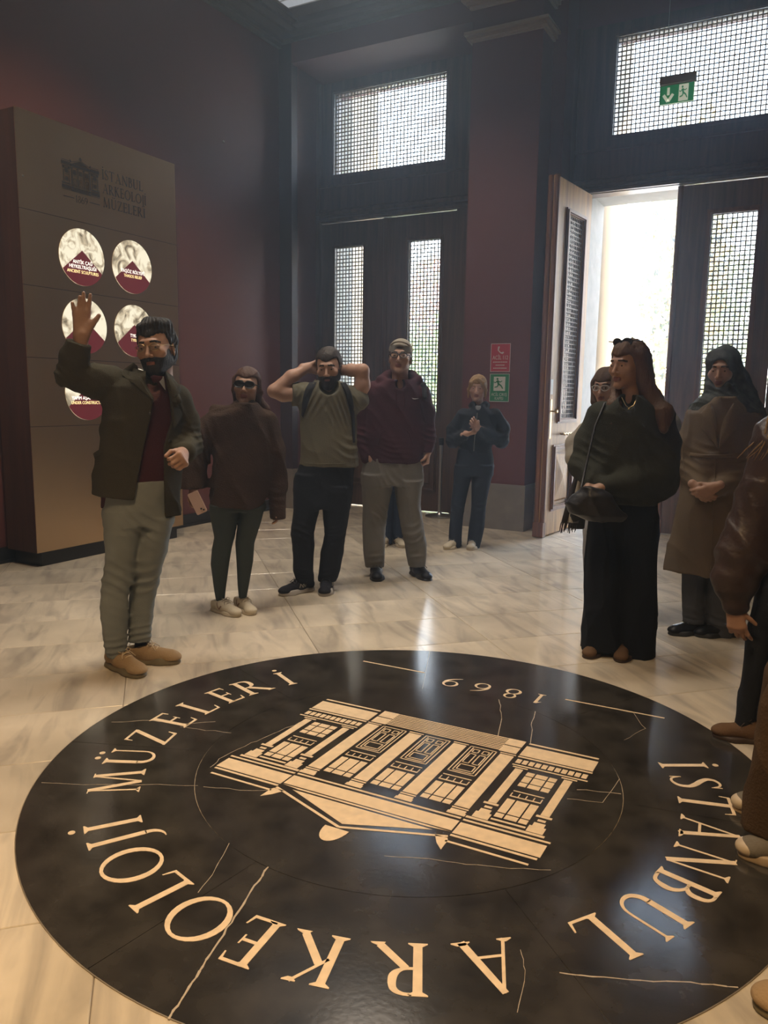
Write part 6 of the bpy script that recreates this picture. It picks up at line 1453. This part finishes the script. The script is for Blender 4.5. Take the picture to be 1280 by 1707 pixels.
# 10 ----------------------------------------------- person at the right edge, leather jacket
def side_person(px, py, dx, label, style, jacket, trousers, legrows, arm, hair=None, hgt=1.70, yaw=70, shoes_=(), hk=1.0, hcol=H_BROWN, handp=None):
    """standing seen from the side with the trunk right of the frame edge; dx = trunk centre offset in metres"""
    F = Fig(px, py, label); A = F.at; R_ = F.root; z = hgt
    hd = Head(F, (dx, 0, z-.125), hk, yaw=yaw, pitch=6, female=True)
    S = Sdf(); hd.skull(S, (dx+.01, .02, z-.28), .050); hd.eyes(R_)
    (sh, el, wr) = arm
    core(S, (dx+.01, 0, z-.27), (dx, 0, z*.54), ((sh, el, wr), ((dx+.02, .20, z-.32), (dx+.03, .24, z-.60), (dx-.12, .20, z-.78))), (((dx, -.08, z*.50), (legrows[0][2], legrows[0][4], .5), (legrows[0][1], legrows[0][4], .10)), ((dx, .08, z*.50), (legrows[1][2], legrows[1][4], .5), (legrows[1][1], legrows[1][4], .10))))
    d = Vector(wr)-Vector(el); hand(S, wr, handp or d, (.1, 1, .1), 1, (22, 28, 32, 36), 15, .98); hand(S, (dx-.13, .20, z-.79), (-.8, 0, -.4), (0, 1, 0), 1, (40, 40, 40, 40), 15, .95)
    S.build('body', [SK_A, LIP, hcol], R_, .0055, remat=hd.remat())
    S = Sdf(); hd.hair(S, .012, .055, -.12, -.06); S.limb([hd.p(0, .08, .05), hd.p(0, .10, -.08), hd.p(-.0, .10, -.24), hd.p(-.02, .09, -.34)], [.06, .07, .08, .05], k=.04)
    S.folds(.006, 'v', 4, 90); S.build('hair', hcol, R_, .0065)
    if hair:
        rr = random.Random(5); mb = MB()
        for i in range(46):
            sp = [Vector((rr.gauss(0, .022), rr.gauss(0, .018), 0)) for _ in range(2)]; n = len(hair); k = rr.uniform(.75, 1.0); P = []
            for j in range(9):
                t = j/8*k*(n-1); a = min(int(t), n-2); f = t-a; p = Vector(hair[a]).lerp(Vector(hair[a+1]), f)
                P.append(p+sp[0]*(1-j/8)+sp[1]*(j/8)*1.4+Vector((.006*math.sin(j*1.3+i), 0, .004*math.sin(j+i*2))))
            mb.tube(P, [.0042]*6+[.0034, .0024, .001], 5)
        mb.build('hair_strands', hcol, R_, smooth='all')['kind'] = 'stuff'
    S = Sdf(); S.loft([(z*.50, dx, 0, .16, .19), (z*.60, dx, 0, .15, .18), (z*.72, dx, 0, .15, .20), (z*.80, dx, 0, .13, .20), (z*.845, dx, 0, .085, .13), (z*.865, dx, 0, .06, .07)], k=.03)
    S.limb(jacket[1], jacket[2], k=.04); S.limb([(dx+.02, .20, z-.33), (dx+.03, .25, z-.58), (dx-.10, .21, z-.77)], [.075, .068, .05], k=.03); S.folds(.010, 'd', 3, 24)
    creases(S, [(el, (.5, .3, 1), .085, .12, .012), (Vector(el)+Vector((0, 0, -.15)), (-.4, 0, 1), .07, .10, .011), (Vector(el)+Vector((.04, 0, .2)), (1, 0, .6), .08, .12, .010)]); S.build('jacket', jacket[0], R_, .007)
    S = Sdf(); S.loft([(z*.46, dx, 0, .145, .17), (z*.55, dx, 0, .14, .17)], k=.03)
    for (r, xa, xk, za, y) in legrows: S.loft([(za, xa, y, r, r), (.25, xa+.01, y, r*1.03, r), (.50, xk, y, r*1.08, r*1.1), (z*.44, (xk+dx)/2, y, max(.095, r), .10), (z*.50, dx, y*.8, .12, .11)], k=.02)
    S.folds(.008, 'v', 6, 30); S.build('trousers', trousers, R_, .0075)
    for (x, y, hdg, sc) in shoes_: put_shoe(R_, style, (x, y), hdg, sc)
    return F
LEA = mat('brown_leather', (.045, .026, .020), .42, spec=.5, bump=(45, .35), noise=(8, .2))
F0 = Fig(1262, 1228, 'x'); a_ = F0.at; bpy.data.objects.remove(F0.root)
sh, el, wr = a_(1300, 730, -.05), a_(1238, 925, -.10), a_(1222, 1012, -.16)
side_person(1262, 1228, .13, 'person in brown leather jacket and dark trousers with one hand hanging, at the right edge', 'brown', (LEA, [sh, a_(1266, 840, -.06), el, a_(1226, 965, -.13), a_(1226, 1006, -.15)], [.10, .085, .095, .072, .045]),
    cloth('charcoal_denim', (.022, .024, .030)), ((.036, -.055, -.03, .06, -.05), (.075, .045, .03, .06, .08)), (sh, el, wr), [a_(1312, 640, -.02), a_(1296, 690, -.10), a_(1284, 735, -.12), a_(1256, 776, -.12)], 1.68, 75, ((.0, -.05, -78, .98), (.12, .09, -70, .98)), 1.0, H_BLOND, (.25, -.1, -1))
# 11 ----------------------------------------------- person in wide brown trousers and canvas shoes
BRT = cloth('brown_corduroy', (.085, .052, .028), .9, 120, .4)
G1 = Fig(1308, 1374, 'x'); a_ = G1.at; bpy.data.objects.remove(G1.root)
sh, el, wr = (.18, -.14, 1.32), (.26, -.20, 1.04), (.16, -.22, .86)
side_person(1308, 1374, .16, 'person in wide brown corduroy trousers and cream canvas shoes at the right edge', 'canvas', (cloth('brown_jacket', (.06, .045, .035)), [sh, el, (.17, -.22, .88)], [.08, .07, .05]),
    BRT, ((.085, -.035, -.01, .075, -.19), (.085, -.04, -.02, .075, .12)), (sh, el, wr), None, 1.66, 80, ((.06, -.23, -74, 1.05), (.01, .09, -66, 1.05)), 1.0, H_BROWN)
# 12 ----------------------------------------------- nearest person, only the tip of a shoe reaches into the frame
side_person(1408, 1700, .16, 'person nearest the camera, only one tan shoe tip enters the lower right corner', 'trail', (cloth('grey_coat', (.08, .08, .085)), [(.28, -.12, 1.34), (.32, -.20, 1.04), (.22, -.22, .88)], [.08, .07, .05]),
    cloth('dark_cotton', (.03, .03, .035)), ((.065, .02, .06, .07, -.08), (.065, .12, .12, .07, .10)), ((.28, -.12, 1.34), (.32, -.20, 1.04), (.22, -.22, .88)), None, 1.70, 80, ((.0, -.04, -80, 1.05), (.12, .14, -80, 1.05)), 1.0, H_BROWN)

# ---------------------------------------------------------------- thin scatter volume added to imitate the glare around doors and windows
hz = MB().box(-28, 16, YW0-.1, 40, -.15, 14).build('glare_volume'); tag(hz, 'thin bluish scatter volume added to imitate glare around the windows', kind='structure')
hm = bpy.data.materials.new('glare_volume'); hm.use_nodes = True; hn = hm.node_tree; hn.nodes.clear()
ho = hn.nodes.new('ShaderNodeOutputMaterial'); hv = hn.nodes.new('ShaderNodeVolumeScatter'); hv.inputs['Color'].default_value = (.55, .74, 1, 1)
hv.inputs['Density'].default_value = .021; hv.inputs['Anisotropy'].default_value = .7; hn.links.new(hv.outputs[0], ho.inputs['Volume']); hz.data.materials.append(hm)
